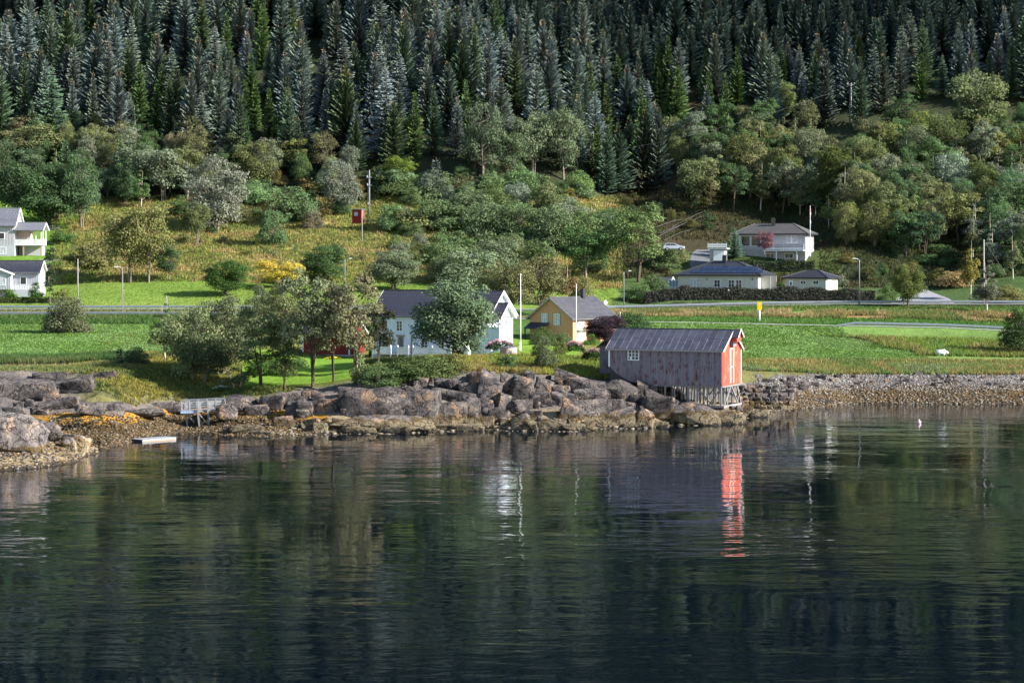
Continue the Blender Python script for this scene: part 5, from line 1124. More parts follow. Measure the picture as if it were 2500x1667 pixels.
def lamp(px, base, top, Y, label, arm=1, m_=None, steel=True):
    p = at(px, base, Y); h = (base-top)*Y/F; e = empty('street_lamp', p); prm(e, label, 'street lamp', 'street lamps along the road')
    MB().tube([(0, 0, -.4), (0, 0, h*.93), (0, 0, h*.97)], [.11, .08, .07], 7).build('post', M_STEEL if steel else M_POLE, e, True)
    MB().tube([(0, 0, h*.93), (.05*arm, 0, h*.98), (.35*arm, -.3, h), (.9*arm, -.6, h+.03)], [.05, .05, .04, .035], 6).build('arm', M_STEEL, e)
    MB().prism([(.75*arm, h), (1.35*arm, h+.03), (1.3*arm, h+.14), (.8*arm, h+.14)], -.75, -.5).build('lamp_head', M_WPOLE, e)
lamp(299, 780, 652, 379, 'grey street lamp post beside the guard rails, third pole from the left', -1, steel=False)
lamp(842, 700, 632, 402, 'street lamp rising above the dark sycamore bush', 1)
lamp(1523, 758, 662, 398, 'street lamp at the road bend right of the yellow house', 1)
lamp(2098, 742, 632, 402, 'tall grey street lamp right of the small garage', -1)
lamp(618, 760, 724, 385, 'short pale post with lamp behind the shore thicket', 1)
def pole(px, base, top, Y, label, double=0, r=.13, cross=0, name='power_pole', lean=0):
    p = at(px, base, Y); h = (base-top)*Y/F; e = empty(name, p); prm(e, label, 'power pole', 'wooden power poles')
    MB().tube([(0, 0, -.5), (lean, 0, h)], [r, r*.75], 7).build('pole', M_POLE, e, True)
    if double: MB().tube([(-.45, .2, -.5), (-.1-.0, .1, h*.97)], [r, r*.75], 7).build('pole', M_POLE, e, True)
    if cross:
        o = MB().bar((-.9, 0, h-.35), (.9, 0, h-.35), .1, .12).build('crossarm', M_POLE, e)
        for x in (-.8, 0, .8): MB().tube([(x, 0, h-.29), (x, 0, h-.1), (x, 0, h-.0)], [.03, .07, .04], 6).build('insulator', M_WPOLE, o)
    return e, h
pole(190, 742, 632, 392, 'slim grey wooden pole beside the grey bungalow garden')
pole(407, 770, 722, 381, 'short grey wooden post left of the shore thicket', r=.1)
e, h = pole(902, 536, 415, 478, 'dark wooden power pole with transformer brackets behind the red hut', 1)
for z, w_ in ((h*.84, .5), (h*.68, .42), (h*.3, .3)): MB().box(-w_, -.2, z, w_, .05, z+.18).tube([(-w_, -.1, z), (-w_, -.1, z+.5)], .13, 6).build('bracket', M_STEEL, e)
pole(884, 613, 512, 468, 'plain light pole standing in the brown meadow below the red hut', r=.1)
pole(2078, 312, 203, 545, 'tall pale double power pole in the clearing among the right spruces', 1, cross=1, r=.16)
pole(2402, 742, 585, 408, 'grey power pole rising behind the grey-green birch', r=.15)
e = MB().tube([(0, 0, 0), (3.6, 0, -5.4)], .012, 5).build('guy_wire', M_DARK); e.location = at(2409, 598, 408); prm(e, 'slanted steel stay wire with pale guard right of the birches', 'stay wire')
def wire(a, b, sag, label, r=.012):
    pts = [a.lerp(b, i/14)+Vector((0, 0, -sag*4*(i/14)*(1-i/14))) for i in range(15)]
    o = MB().tube(pts, r, 4, False).build('power_line', M_DARK); prm(o, label, 'power line', 'power lines')
tp = at(2078, 208, 545)
wire(tp, at(1250, 400, 500), 3, 'faint power line running left from the tall pale power pole'); wire(tp, at(2700, 190, 560), 2, 'faint power line running right from the tall pale power pole')
wire(at(902, 418, 478), at(560, 440, 480), 1.5, 'faint power line running left from the dark power pole')
# yellow board sign
e = empty('yellow_sign', at(1854, 779, 382)); prm(e, 'yellow rectangular sign on a white post beside the lower path', 'sign')
MB().tube([(0, 0, -.3), (0, 0, 1.7)], .16, 8).build('post', M_WPOLE, e, True)
sb_ = MB().box(-.38, -.25, 1.55, .42, -.19, 2.95).build('sign_board', plain('yellow_reflective_sheet', (.72, .42, .0), .4, .1), e)
mb = MB()
for a, b in (((-.04, 2.62), (.10, 2.72)), ((.10, 2.72), (.12, 2.5)), ((.12, 2.5), (-.02, 2.46))): mb.bar((a[0], -.256, a[1]), (b[0], -.256, b[1]), .06, .008, up=(0, 1, 0))
mb.build('white_mark', M_TRIM, sb_)
# speed sign: red ring, white disc, figures 60
e = empty('speed_sign', at(2464, 814, 373), 0); e.rotation_euler = (0, R(3), R(0)); prm(e, 'round red and white speed limit sign on a thin grey post', 'road sign')
MB().tube([(0, 0, -.5), (0, 0, 3.0)], .045, 6).build('post', M_STEEL, e)
def disc(r0, r1, y, n_=28):
    mb = MB(); P = [(r_*math.cos(i*2*math.pi/n_), yy, 2.95+r_*1.25*math.sin(i*2*math.pi/n_)) for yy in (y, y+.02) for r_ in (r0, r1) for i in range(n_)]
    fs = []
    for i in range(n_):
        j = (i+1) % n_; fs += [(i, j, n_+j, n_+i), (2*n_+i, 3*n_+i, 3*n_+j, 2*n_+j), (n_+i, n_+j, 3*n_+j, 3*n_+i), (i, 2*n_+i, 2*n_+j, j)]
    return mb.poly(P, fs)
dd = disc(.001, .33, -.08).build('sign_disc', M_TRIM, e); disc(.22, .34, -.11).build('red_ring', plain('sign_red', (.65, .02, .03), .4, .05), dd)
def txt(body_, loc, size, rot, m_, par, name='lettering'):
    cu = bpy.data.curves.new(name, 'FONT'); cu.body = body_; cu.size = size; cu.align_x = 'CENTER'; cu.align_y = 'CENTER'; cu.extrude = .004
    o = bpy.data.objects.new(name, cu); COL.objects.link(o); o.parent = par; o.location = loc; o.rotation_euler = rot; cu.materials.append(m_); bpy.context.view_layer.update(); me = bpy.data.meshes.new_from_object(o.evaluated_get(bpy.context.evaluated_depsgraph_get())); bpy.data.objects.remove(o); o = link(name, me, par, []); o.location = loc; o.rotation_euler = rot; return o
txt('60', (0, -.115, 2.95), .3, (R(90), 0, 0), M_DARK, dd)
# white plastic-wrapped bale in the field
e = MB(); n_ = 12
e.tube([(-.95, 0, .0), (-.8, 0, .0), (.55, 0, .02), (.75, 0, .1), (.95, 0, .25)], [.25, .55, .62, .5, .12], 10)
o = e.build('white_tarp_heap', plain('white_plastic', (.62, .66, .74), .45, .06), None, True); o.location = hit(2299, 868)+Vector((0, 0, .3)); prm(o, 'rounded white wrapped bale lying at the rim of the right field', 'bale')
# pink buoy
e = empty('buoy', at(2244, 1033, 266)); e.location.z = .12; prm(e, 'small pink mooring buoy floating off the right shore', 'buoy')
MB().tube([(0, 0, -.25), (0, 0, -.15), (0, 0, .05), (0, 0, .2), (0, 0, .27)], [.05, .2, .25, .17, .05], 12).build('float', plain('faded_pink_plastic', (.75, .35, .42), .4, .1), e, True)
MB().tube([(0, 0, .26), (0, 0, .4)], .04, 6).build('eye', M_TRIM, e)
# guard rails
def rail(pts, label, step=4.0, h=.75):
    """pts: world points along the rail foot"""
    e = empty('guard_rail', pts[0]); prm(e, label, 'guard rail', 'steel guard rails'); o = pts[0]; q = [p-o for p in pts]
    d = [0]
    for a, b in zip(q, q[1:]): d.append(d[-1]+(b-a).length)
    def P(s): return Vector([float(np.interp(s, d, [p[i] for p in q])) for i in range(3)])
    s = 0
    while s < d[-1]-.1:
        t = min(s+4.0, d[-1]); a, b = P(s), P(t)
        mb = MB()
        for dz, dy in ((h-.05, -.06), (h-.13, -.10), (h-.2, -.05), (h-.27, -.10), (h-.34, -.06)): mb.bar(a+Vector((0, dy, dz)), b+Vector((0, dy, dz)), .03, .085)
        mb.build('rail_beam', M_STEEL, e); MB().box(a.x-.06, a.y, a.z-.4, a.x+.06, a.y+.12, a.z+h+.03).build('rail_post', M_STEEL, e); s += 4.0
def railpts(xs, Yf, dY, pyl=None):
    out = []
    for px in xs:
        Y = float(Yf(px))+dY; z = float(basez(np.array([px]), np.array([float(Yf(px))]))[0]); out.append(Vector(((px-1250)*Y/F, Y, z-.02)))
    return out
rail(railpts(range(-150, 860, 60), pathY, -1.75), 'lower guard rail along the path left of the shore thicket')
rail(railpts(range(-150, 1000, 60), hwyY, -4.7), 'upper guard rail along the road below the grey bungalow')
rail(railpts(range(1450, 2700, 50), hwyY, -4.7), 'long guard rail along the road below the dark hedge')
rr_ = railpts([2030]+list(range(2050, 2500, 50)), pathY, -1.75); rr_[0].z -= .7
rail(rr_, 'short guard rail along the lower path on the right')
# roads
def strip(name, xs, Yf, hw, matl, dz=.0, kind='structure'):
    V = []; 
    for px in xs:
        Yc = float(Yf(px)); z = float(basez(np.array([px]), np.array([Yc]))[0])
        for k_ in (-hw, -hw*.5, 0, hw*.5, hw): V.append(((px-1250)*(Yc+k_)/F, Yc+k_, z+dz+.03*(1-abs(k_)/hw)))
    n_ = len(xs); Fq = [(i*5+j, (i+1)*5+j, (i+1)*5+j+1, i*5+j+1) for i in range(n_-1) for j in range(4)]
    prm(link(name, npmesh(name, V, Fq), None, [matl]), kind=kind)
M_ASPH = plain('worn_asphalt', (.15, .15, .155), .9, .12, .8); M_PATH = plain('pale_path_asphalt', (.34, .32, .32), .9, .1, .8)
strip('footpath', list(range(-300, 2900, 20)), pathY, 1.45, M_PATH, .02); strip('road', list(range(-300, 2900, 20)), hwyY, 4.0, M_ASPH, .02)
def patchmesh(name, poly, matl, dz=.06, sub=14):
    """drive laid on the ground between two edges given as (px, py) pairs"""
    V = []; A_, B_ = poly
    for i in range(sub+1):
        t = i/sub*(len(A_)-1); a = int(min(t, len(A_)-2)); u = t-a
        l_ = (A_[a][0]*(1-u)+A_[a+1][0]*u, A_[a][1]*(1-u)+A_[a+1][1]*u); r_ = (B_[a][0]*(1-u)+B_[a+1][0]*u, B_[a][1]*(1-u)+B_[a+1][1]*u)
        for j in range(9):
            v = j/8; p_ = hit(l_[0]*(1-v)+r_[0]*v, l_[1]*(1-v)+r_[1]*v, 400); V.append((p_.x, p_.y, p_.z+dz))
    Fq = [(i*9+j, i*9+j+1, (i+1)*9+j+1, (i+1)*9+j) for i in range(sub) for j in range(8)]
    prm(link(name, npmesh(name, V, Fq), None, [matl]), kind='structure')
patchmesh('driveway', ([(2175, 741), (2190, 728), (2222, 716), (2230, 708)], [(2330, 741), (2318, 730), (2280, 716), (2256, 706)]), plain('driveway_asphalt', (.24, .235, .25), .9, .1, .5))
patchmesh('hill_drive', ([(1688, 660), (1683, 640), (1690, 618), (1700, 611)], [(1736, 645), (1738, 634), (1738, 618), (1738, 611)]), plain('hill_drive_asphalt', (.13, .13, .14), .9, .1, .5))
patchmesh('garden_path', ([(95, 639), (140, 638), (185, 636)], [(95, 636), (140, 635), (185, 634)]), M_PATH, .1)
# fence at top left
e = empty('rail_fence', hit(112, 563, 440)); prm(e, 'low white two-rail fence at the wood edge by the top left house', 'fence')
for i in range(4): MB().box(i*.95-.05, -.05, -.3, i*.95+.05, .05, 1.0).build('post', M_WOOD, e)
for z in (.45, .85): MB().box(-.1, -.085, z, 3.0, -.055, z+.1).build('rail', M_WOOD, e)
# car
p = at(1644, 612, 449); e = empty('parked_car', p+Vector((0, 0, .03)), R(4)); prm(e, 'silver estate car parked on the hillside drive', 'car')
M_CAR = plain('silver_paint', (.36, .39, .46), .3, .03, spec=.6, metal=.3); M_TYRE = plain('tyre_rubber', (.02, .02, .02), .8, .1)
prof = [(-2.15, .35), (-2.2, .75), (-2.05, 1.0), (-1.75, 1.38), (-1.3, 1.48), (.1, 1.46), (.95, 1.05), (1.9, .88), (2.15, .65), (2.15, .35)]
bo = MB().prism(prof, -.85, .85).build('body', M_CAR, e); bv = bo.modifiers.new('bevel', 'BEVEL'); bv.width = .07; bv.segments = 2
MB().prism([(-1.75, 1.02), (-1.55, 1.33), (-.75, 1.39), (-.75, 1.02)], -.87, .87).build('window', M_GLASS, e); MB().prism([(-.68, 1.02), (-.68, 1.39), (.05, 1.38), (.72, 1.04)], -.87, .87).build('window', M_GLASS, e)
MB().prism([(.16, 1.46), (.95, 1.06), (.99, 1.1), (.2, 1.49)], -.7, .7).build('windscreen', M_GLASS, e)
for x in (-1.35, 1.35):
    for y in (-.8, .8):
        o = MB().tube([(x, y-.1, .33), (x, y+.1, .33)], .33, 16).build('wheel', M_TYRE, e); MB().tube([(x, y-.12 if y < 0 else y+.105, .33), (x, y-.105 if y < 0 else y+.12, .33)], .2, 10).build('rim', M_STEEL, o)
for y in (-.6, .6): MB().box(2.1, y-.15, .66, 2.19, y+.15, .78).build('headlight', M_WPOLE, e); MB().box(-2.22, y-.12, .8, -2.1, y+.12, .95).build('tail_light', plain('red_lamp', (.4, .02, .02), .3), e)
# bench, tub, decking, grill stand
p = at(1176, 870, 292); e = empty('white_bench', p, R(-35)); prm(e, 'white garden bench on the lawn left of the hot tub', 'bench')
for i in range(3): MB().box(0, .02+i*.15, .43, 1.3, .15+i*.15, .47).build('seat_slat', M_TRIM, e)
for i in range(3): MB().box(0, .5, .52+i*.14, 1.3, .54, .64+i*.14).build('back_slat', M_TRIM, e)
for x in (.05, 1.2):
    for y, h_ in ((.04, .42), (.46, .95)): MB().box(x, y, -.1, x+.07, y+.06 if y < .3 else .498, h_).build('leg', M_TRIM, e)
p = at(1241, 869, 291); e = empty('hot_tub', p); prm(e, 'round wooden hot tub with dark lid on the knoll deck', 'hot tub')
for i in range(30):
    a = i*2*math.pi/30; k = random.Random(i).uniform(.85, 1.15); M_ = Matrix.Translation((1.1*math.cos(a), 1.1*math.sin(a), 0)) @ Matrix.Rotation(a, 4, 'Z')
    MB().color(k, k*.98, k*.98).box(-.03, -.11, 0, .03, .11, 1.05, M_).build('stave', plain('tub_cedar', (.46, .35, .33), .8, .15, vcol=True) if i == 0 else bpy.data.materials['tub_cedar'], e)
MB().tube([(0, 0, 1.06), (0, 0, 1.13)], 1.17, 24).build('rim', M_WOOD, e); MB().tube([(0, 0, 1.135), (0, 0, 1.2)], [1.1, 1.0], 20).build('lid', plain('tub_lid', (.09, .085, .11), .6), e)
for z in (.25, .8): MB().tube([(0, 0, z), (0, 0, z+.03)], 1.145, 30, False).build('hoop', M_STEEL, e)
MB().tube([(-.75, .6, .2), (-.75, .6, 2.0)], .06, 6).build('stove_pipe', M_DARK, e)
p = at(1222, 873, 289.5); e = empty('decking', p+Vector((-1.2, 0, 0)), 0); prm(e, 'low grey timber decking under the hot tub and bench', 'decking')
for i in range(10): MB().box(-.6, i*.31, -.25, 4.6, i*.31+.29, -.02).build('plank', M_WOOD, e)
# parasol-like small white garden shelter at the tree foot
p = at(1128, 868, 293); e = empty('garden_playhouse', p, R(-15)); prm(e, 'small white garden hut at the foot of the big round tree', 'hut')
MB().prism([(-.8, 0), (.8, 0), (.8, .9), (0, 1.5), (-.8, .9)], 0, 1.3).build('wall', M_TRIM, e); MB().box(-.25, -.03, .0, .25, -.004, .7).build('door', M_GLASS, e); MB().bar((-.95, .65, .82), (0, .65, 1.58), .06, 1.5, up=(0,1,0)).bar((.95, .65, .82), (0, .65, 1.58), .06, 1.5, up=(0,1,0)).build('roof', M_TRIM, e)
# fallen timber on the dark slope
rl_ = random.Random(2)
for i, (a, b) in enumerate((((1592, 590), (1745, 520)), ((1600, 560), (1690, 535)), ((1610, 575), (1700, 545)), ((1640, 560), (1760, 505)), ((1600, 545), (1650, 538)), ((1620, 592), (1700, 560)))):
    pa, pb = hit(*a, 430), hit(*b, 430); o = MB().tube([pa+Vector((0, 0, .35)), (pa+pb)/2+Vector((0, 0, .7)), pb+Vector((0, 0, .3))], [.10, .07, .03], 5).build('fallen_log', plain('silver_log', (.06, .052, .05), .9) if i == 0 else bpy.data.materials['silver_log'])
    prm(o, 'bare grey felled trunk lying on the dark slope above the parked car', 'log', 'felled trunks on the slope')
# low slipway beams on the right shore
for i, (a, b) in enumerate((((1905, 962), (2035, 984)), ((1900, 966), (2025, 988)))):
    pa, pb = hit(*a), hit(*b); o = MB().bar(pa+Vector((0, 0, .25)), pb+Vector((0, 0, .2)), .16).build('slipway_beam', M_DARK); prm(o, ('upper' if i == 0 else 'lower')+' dark slipway beam on the seaweed beach right of the boathouse', 'beam')
o = MB().prism([(0, 0), (6, 0), (6, 3), (3, 4.4), (0, 3)], 0, 5).build('eave_house', M_PALE); 
o.location = at(2492, 590, 470); prm(o, 'pale house corner just entering at the right edge in the wood', 'house')
# ---------------------------------------------------------------- rocks
def rock_mesh(seed, rounded=False, sub=3):
    import bmesh
    r = random.Random(seed); bm = bmesh.new(); q = .3 if not rounded else .2
    for sx_ in (-1, 1):
        for sy_ in (-1, 1):
            for sz_ in (-1, 1):
                k = r.uniform(.62, .8) if rounded else r.uniform(.75, 1)
                bm.verts.new((sx_*k+r.uniform(-q, q), sy_*k+r.uniform(-q, q), (sz_*k+r.uniform(-q, q))*(1 if sz_ < 0 else r.uniform(.55, 1))))
    for i in range(14 if rounded else 5):
        v = Vector((r.gauss(0, 1), r.gauss(0, 1), r.gauss(0, 1))).normalized()*r.uniform(.95, 1.12); bm.verts.new(v)
    bmesh.ops.convex_hull(bm, input=bm.verts[:]); bmesh.ops.delete(bm, geom=[v for v in bm.verts if not v.link_faces], context='VERTS')
    bmesh.ops.triangulate(bm, faces=bm.faces[:]); cuts = {3: 5 if not rounded else 3, 1: 0}.get(sub, 3)
    if cuts: bmesh.ops.bevel(bm, geom=bm.edges[:]+bm.verts[:], offset=.03, segments=1, profile=.5, affect='EDGES'); bmesh.ops.triangulate(bm, faces=bm.faces[:])
    if cuts: bmesh.ops.subdivide_edges(bm, edges=[e for e in bm.edges if e.calc_length() > .25], cuts=3, use_grid_fill=True); bmesh.ops.triangulate(bm, faces=bm.faces[:])
    V = np.array([v.co[:] for v in bm.verts]); bm.verts.index_update(); Fc = [[v.index for v in f.verts] for f in bm.faces]; bm.free()
    if cuts: V = V*np.stack([1+.07*(((V[:, 2]*2.3+.5*vn(V[:, 0]*1.5+seed, V[:, 1]*1.5, V[:, 2]*0, seed)) % 1)-.5)]*2+[1+0*V[:, 2]], 1) if not rounded else V; V = V*(1+.075*fbm(V[:, 0]*2.2, V[:, 1]*2.2, V[:, 2]*2.2+seed, 4, seed+3, .6)-.06*np.clip(.12-np.abs(vn(V[:, 0]*2.5, V[:, 1]*2.5+seed, V[:, 2]*2.5, seed)), 0, 1)/.12)[:, None]
    V = V/np.abs(V).max(0); return npmesh('boulder', V, Fc, smooth=False)
m, n, out = mat('shore_rock')
gp = n.nodes.new('ShaderNodeNewGeometry'); sx = n.nodes.new('ShaderNodeSeparateXYZ'); n.links.new(gp.outputs['Position'], sx.inputs[0])
fa = noise(n, .7, 6, .65, 'World'); fb = noise(n, 3.6, 8, .75, 'World'); fc_ = noise(n, .35, 3, .5, 'World'); oi = n.nodes.new('ShaderNodeObjectInfo')
c = ramp(n, fa, [(.3, (.028, .025, .027)), (.43, (.082, .071, .069)), (.57, (.155, .131, .12)), (.72, (.32, .255, .19))])
c = mixc(n, ramp(n, fc_, [(.58, (0,)*3), (.66, (.55,)*3)]), c, (.33, .19, .10))
c = mixc(n, 1.0, c, ramp(n, fb, [(.35, (.5,)*3), (.5, (1,)*3), (.65, (1.4,)*3)]), 'MULTIPLY')
zz = mth(n, 'ADD', sx.outputs[2], mth(n, 'MULTIPLY', mth(n, 'SUBTRACT', fa, .5), 3.0))
tanm = mth(n, 'MULTIPLY', mth(n, 'LESS_THAN', zz, 1.15), .8)
c = mixc(n, tanm, c, mixc(n, 1.0, (.215, .17, .10), ramp(n, fb, [(.35, (.35,)*3), (.65, (1.35,)*3)]), 'MULTIPLY'))
weed = mth(n, 'MULTIPLY', mth(n, 'LESS_THAN', mth(n, 'ABSOLUTE', mth(n, 'SUBTRACT', zz, 1.35)), .2), mth(n, 'GREATER_THAN', fb, .47))
c = mixc(n, weed, c, (.10, .065, .022))
c = mixc(n, mth(n, 'LESS_THAN', zz, .22), c, (.035, .03, .025))
c = mixc(n, 1.0, c, oi.outputs['Color'], 'MULTIPLY')
vo = n.nodes.new('ShaderNodeTexVoronoi'); vo.feature = 'DISTANCE_TO_EDGE'; vo.inputs['Scale'].default_value = .55; dn = n.nodes.new('ShaderNodeTexNoise'); dn.inputs['Scale'].default_value = .8; dn.inputs['Detail'].default_value = 4; n.links.new(gp.outputs['Position'], dn.inputs['Vector']); va = n.nodes.new('ShaderNodeVectorMath'); va.operation = 'MULTIPLY_ADD'; va.inputs[1].default_value = (3, 3, 3); n.links.new(dn.outputs['Color'], va.inputs[0]); n.links.new(gp.outputs['Position'], va.inputs[2]); n.links.new(va.outputs[0], vo.inputs['Vector'])
crack = ramp(n, vo.outputs['Distance'], [(.0, (0,)*3), (.045, (1,)*3)])
c = mixc(n, crack, mixc(n, 1.0, c, (.22, .2, .21), 'MULTIPLY'), c)
hh = mth(n, 'ADD', mth(n, 'MULTIPLY', fa, 1.5), mth(n, 'ADD', fb, mth(n, 'MULTIPLY', crack, .5)))
princ(n, out, c, .85, 0, .2, bump(n, hh, .28)); M_ROCK = m
RA = [rock_mesh(i, False) for i in range(9)]; RRd = [rock_mesh(20+i, True) for i in range(5)]
for mm in RA+RRd: mm.materials.append(M_ROCK)
rk = random.Random(12)
LMK = [(60, 'the left edge'), (160, 'the round olive bush'), (300, 'the raft'), (420, 'the jetty'), (520, 'the jetty'), (620, 'the shore thicket'), (720, 'the striped lawn'), (800, 'the tall alder'), (880, 'the small white-stemmed birch'), (960, 'the white veranda'), (1040, 'the bushy bank'), (1110, 'the big round tree'), (1180, 'the white bench'), (1240, 'the hot tub'), (1310, 'the yellow gable'), (1390, 'the yellow house'), (1460, 'the boathouse back end'), (1540, 'the boathouse window'), (1620, 'the boathouse wall'), (1700, 'the boathouse stilts'), (1790, 'the red gable'), (1870, 'the yellow sign'), (1990, 'the garage'), (2100, 'the street lamp'), (2220, 'the driveway tree'), (2330, 'the driveway'), (2400, 'the two birches'), (2500, 'the right edge')]
def lm(px): return min(LMK, key=lambda t: abs(t[0]-px))[1]
def boulder(px, cy, wp, hp, dep=None, rounded=False, tint=None, rot=None, tilt=0, label=None, cat='boulder', v=None, group='boulders of the rocky shore', lo=200):
    p = hit(px, min(cy+hp*.42, 1100 if px < 300 else 1060), lo); s = F/p.y; w = wp/s; h = hp/s; d = dep or max(.7*w*.6, h*.8); d = min(d, 3.2)
    Y = p.y+d*.22; s = F/Y; X = (px-1250)/s; zc = H-(cy-HZ)/s
    mm = (RRd if rounded else RA)[v if v is not None else rk.randrange(5 if rounded else 9)]
    o = bpy.data.objects.new('boulder', mm); COL.objects.link(o); o.location = (X, Y, zc)
    o.scale = (w/2*1.12, d/2*1.1, h/2*1.15); o.rotation_euler = (R(rk.uniform(-8, 8)), R(tilt), R(rk.uniform(-12, 12) if rot is None else rot))
    t = tint or rk.uniform(.8, 1.15); o.color = (*(t if isinstance(t, tuple) else (t,)*3), 1)
    if not label:
        sz = 'huge' if wp > 90 else ('large' if wp > 55 else ('medium' if wp > 30 else 'small')); frac = (cy-rocktop(px))/(1055-rocktop(px)) if px < 1820 else (cy-905)/80
        row = 'near the grass edge' if frac < .33 else ('halfway down the rocks' if frac < .68 else 'at the waterline'); shp = 'flat-lying' if wp > hp*1.9 else ('upright' if hp > wp*1.15 else ('rounded' if rounded else 'angular'))
        tn = 'dark' if (t if isinstance(t, float) else t[0]) < .88 else ('pale' if (t if isinstance(t, float) else t[0]) > 1.08 else 'grey'); label = '%s %s %s boulder %s, below %s' % (sz, tn, shp, row, lm(px))
    return prm(o, label, cat, group)
BIG = [  # px, py, w, h, rounded, tint, tilt
(915, 986, 185, 84, 1, .85, 2), (1033, 990, 88, 84, 1, .9, 4), (1097, 1008, 96, 62, 1, 1.0, 3), (1155, 994, 46, 60, 0, 1.1, -8), (1187, 996, 34, 34, 0, 1.2, 0), (1081, 940, 42, 38, 0, .95, 0), (1112, 942, 40, 34, 0, .85, 10),
(1145, 950, 50, 48, 0, .95, -6), (1169, 922, 76, 34, 0, .95, -4), (1192, 946, 64, 74, 0, 1.1, 14), (1236, 936, 42, 54, 0, 1.0, 12), (1277, 947, 56, 60, 0, .9, 12), (1229, 983, 30, 54, 0, 1.05, 16), (1272, 988, 52, 42, 0, 1.05, 0), (863, 960, 92, 32, 0, .9, -3),
(797, 987, 90, 38, 0, .95, -8), (747, 997, 46, 44, 0, .75, 0), (714, 997, 38, 42, 0, .9, 5), (943, 1033, 250, 32, 1, 1.1, 0), (877, 1050, 96, 26, 0, .85, 0), (960, 1050, 90, 22, 0, .9, 0), (1120, 1044, 124, 22, 0, 1.0, 0), (1159, 1029, 92, 34, 0, 1.05, -4),
(1216, 1017, 62, 32, 0, .95, 4), (1268, 1030, 52, 34, 0, 1.0, -10), (1110, 964, 104, 34, 0, .9, 6), (937, 1012, 46, 28, 0, .9, 20), (1327, 941, 44, 38, 0, 1.0, 10), (1380, 922, 66, 38, 0, .8, 8), (1428, 944, 120, 38, 0, .95, 6), (1437, 962, 104, 32, 1, 1.0, 2),
(1323, 974, 58, 40, 0, .95, -12), (1359, 975, 34, 38, 0, 1.0, 18), (1387, 976, 44, 36, 0, .9, -14), (1462, 998, 140, 54, 1, .95, 3), (1442, 1020, 62, 30, 1, 1.1, 0), (1508, 1021, 94, 48, 1, 1.1, -6), (1392, 1003, 64, 48, 0, .8, 22), (1338, 1036, 66, 32, 0, .95, 10),
(1300, 1012, 44, 34, 0, .9, 0), (1573, 1021, 54, 46, 0, 1.0, 14), (1613, 994, 40, 40, 0, .9, -10), (1592, 974, 54, 46, 0, .7, 12), (1552, 972, 34, 34, 0, .75, 0), (1518, 957, 96, 50, 1, .7, 14), (1575, 950, 56, 38, 0, .75, 10), (1640, 965, 70, 34, 1, .75, 6),
(1700, 1016, 130, 60, 1, 1.0, 8), (1760, 1022, 110, 44, 1, 1.05, 4), (1655, 1012, 50, 52, 0, .7, 0), (1813, 995, 38, 44, 0, .8, 32), (1846, 1010, 56, 42, 0, 1.25, 8), (1602, 990, 96, 56, 0, .8, 8), (1668, 990, 60, 36, 0, .85, -4), (1600, 1035, 60, 22, 0, .75, 0), (1540, 1040, 50, 18, 0, .8, 0), (1400, 1042, 60, 18, 0, .9, 0),
(556, 1008, 56, 40, 1, 1.3, 0), (585, 988, 110, 44, 1, .95, 0), (662, 985, 76, 46, 0, .9, 6), (625, 1002, 70, 28, 0, .85, -6), (700, 968, 60, 26, 0, .85, 0), (250, 997, 120, 34, 1, 1.15, 3), (345, 1008, 120, 22, 1, .9, -3), (430, 1002, 80, 22, 1, .8, 0),
(60, 950, 170, 56, 0, 1.1, -3), (175, 942, 120, 40, 0, .95, -10), (250, 918, 70, 22, 0, .9, -10), (120, 922, 90, 26, 0, .8, -6), (110, 955, 60, 40, 0, .8, 0), (20, 1000, 34, 26, 0, 1.0, 0), (45, 988, 28, 26, 0, 1.1, 0), (50, 1010, 50, 30, 1, 1.1, 0), (72, 983, 22, 20, 0, 1.2, 0), (85, 1000, 24, 22, 0, 1.0, 0), (98, 992, 20, 18, 0, 1.3, 0), (118, 975, 34, 16, 1, 1.2, 0), (104, 1008, 30, 18, 0, .9, 0),
(150, 985, 110, 30, 0, .95, -16), (400, 990, 100, 22, 0, 1.1, 0), (40, 1062, 170, 96, 1, 1.5, 5), (110, 1052, 80, 46, 1, 1.05, 6), (70, 1030, 60, 20, 0, 1.1, 0), (192, 1092, 52, 60, 0, 1.5, 14), (226, 1104, 30, 28, 0, 1.5, 0), (150, 1072, 60, 30, 0, .8, 10), (130, 1105, 70, 40, 0, 1.1, 8), (171, 1088, 36, 50, 0, 1.5, -10), (500, 1020, 60, 18, 0, .8, 0), (420, 1058, 40, 12, 0, .7, 0), (600, 1045, 90, 20, 1, .75, 0), (690, 1030, 60, 30, 0, .8, 0), (640, 1058, 60, 16, 0, .8, 0)]
for px, cy_, wp, hp, rd, tn, ti in BIG: boulder(px, cy_, wp, hp, rounded=bool(rd), tint=float(tn), tilt=ti)
for i in range(135):
    px = rk.uniform(720, 1640); a, b = rocktop(px)+2, 1052-max(0, (px-1400)*.05); cy_ = a+(b-a)*rk.random()**.8; wp = rk.uniform(12, 38)
    boulder(px, cy_, wp, wp*rk.uniform(.6, .95), group='small boulders wedged between the big shore rocks')
for i in range(60):
    px = 1850+650*rk.random(); cy_ = rk.uniform(912, 945)+ (6 if px < 2000 else 0); wp = rk.uniform(9, 22)*(1.1 if px < 2050 else .75)
    boulder(px, cy_, wp, wp*rk.uniform(.55, .9), tint=rk.uniform(.65, 1.1), group='stones along the top of the right-hand beach')
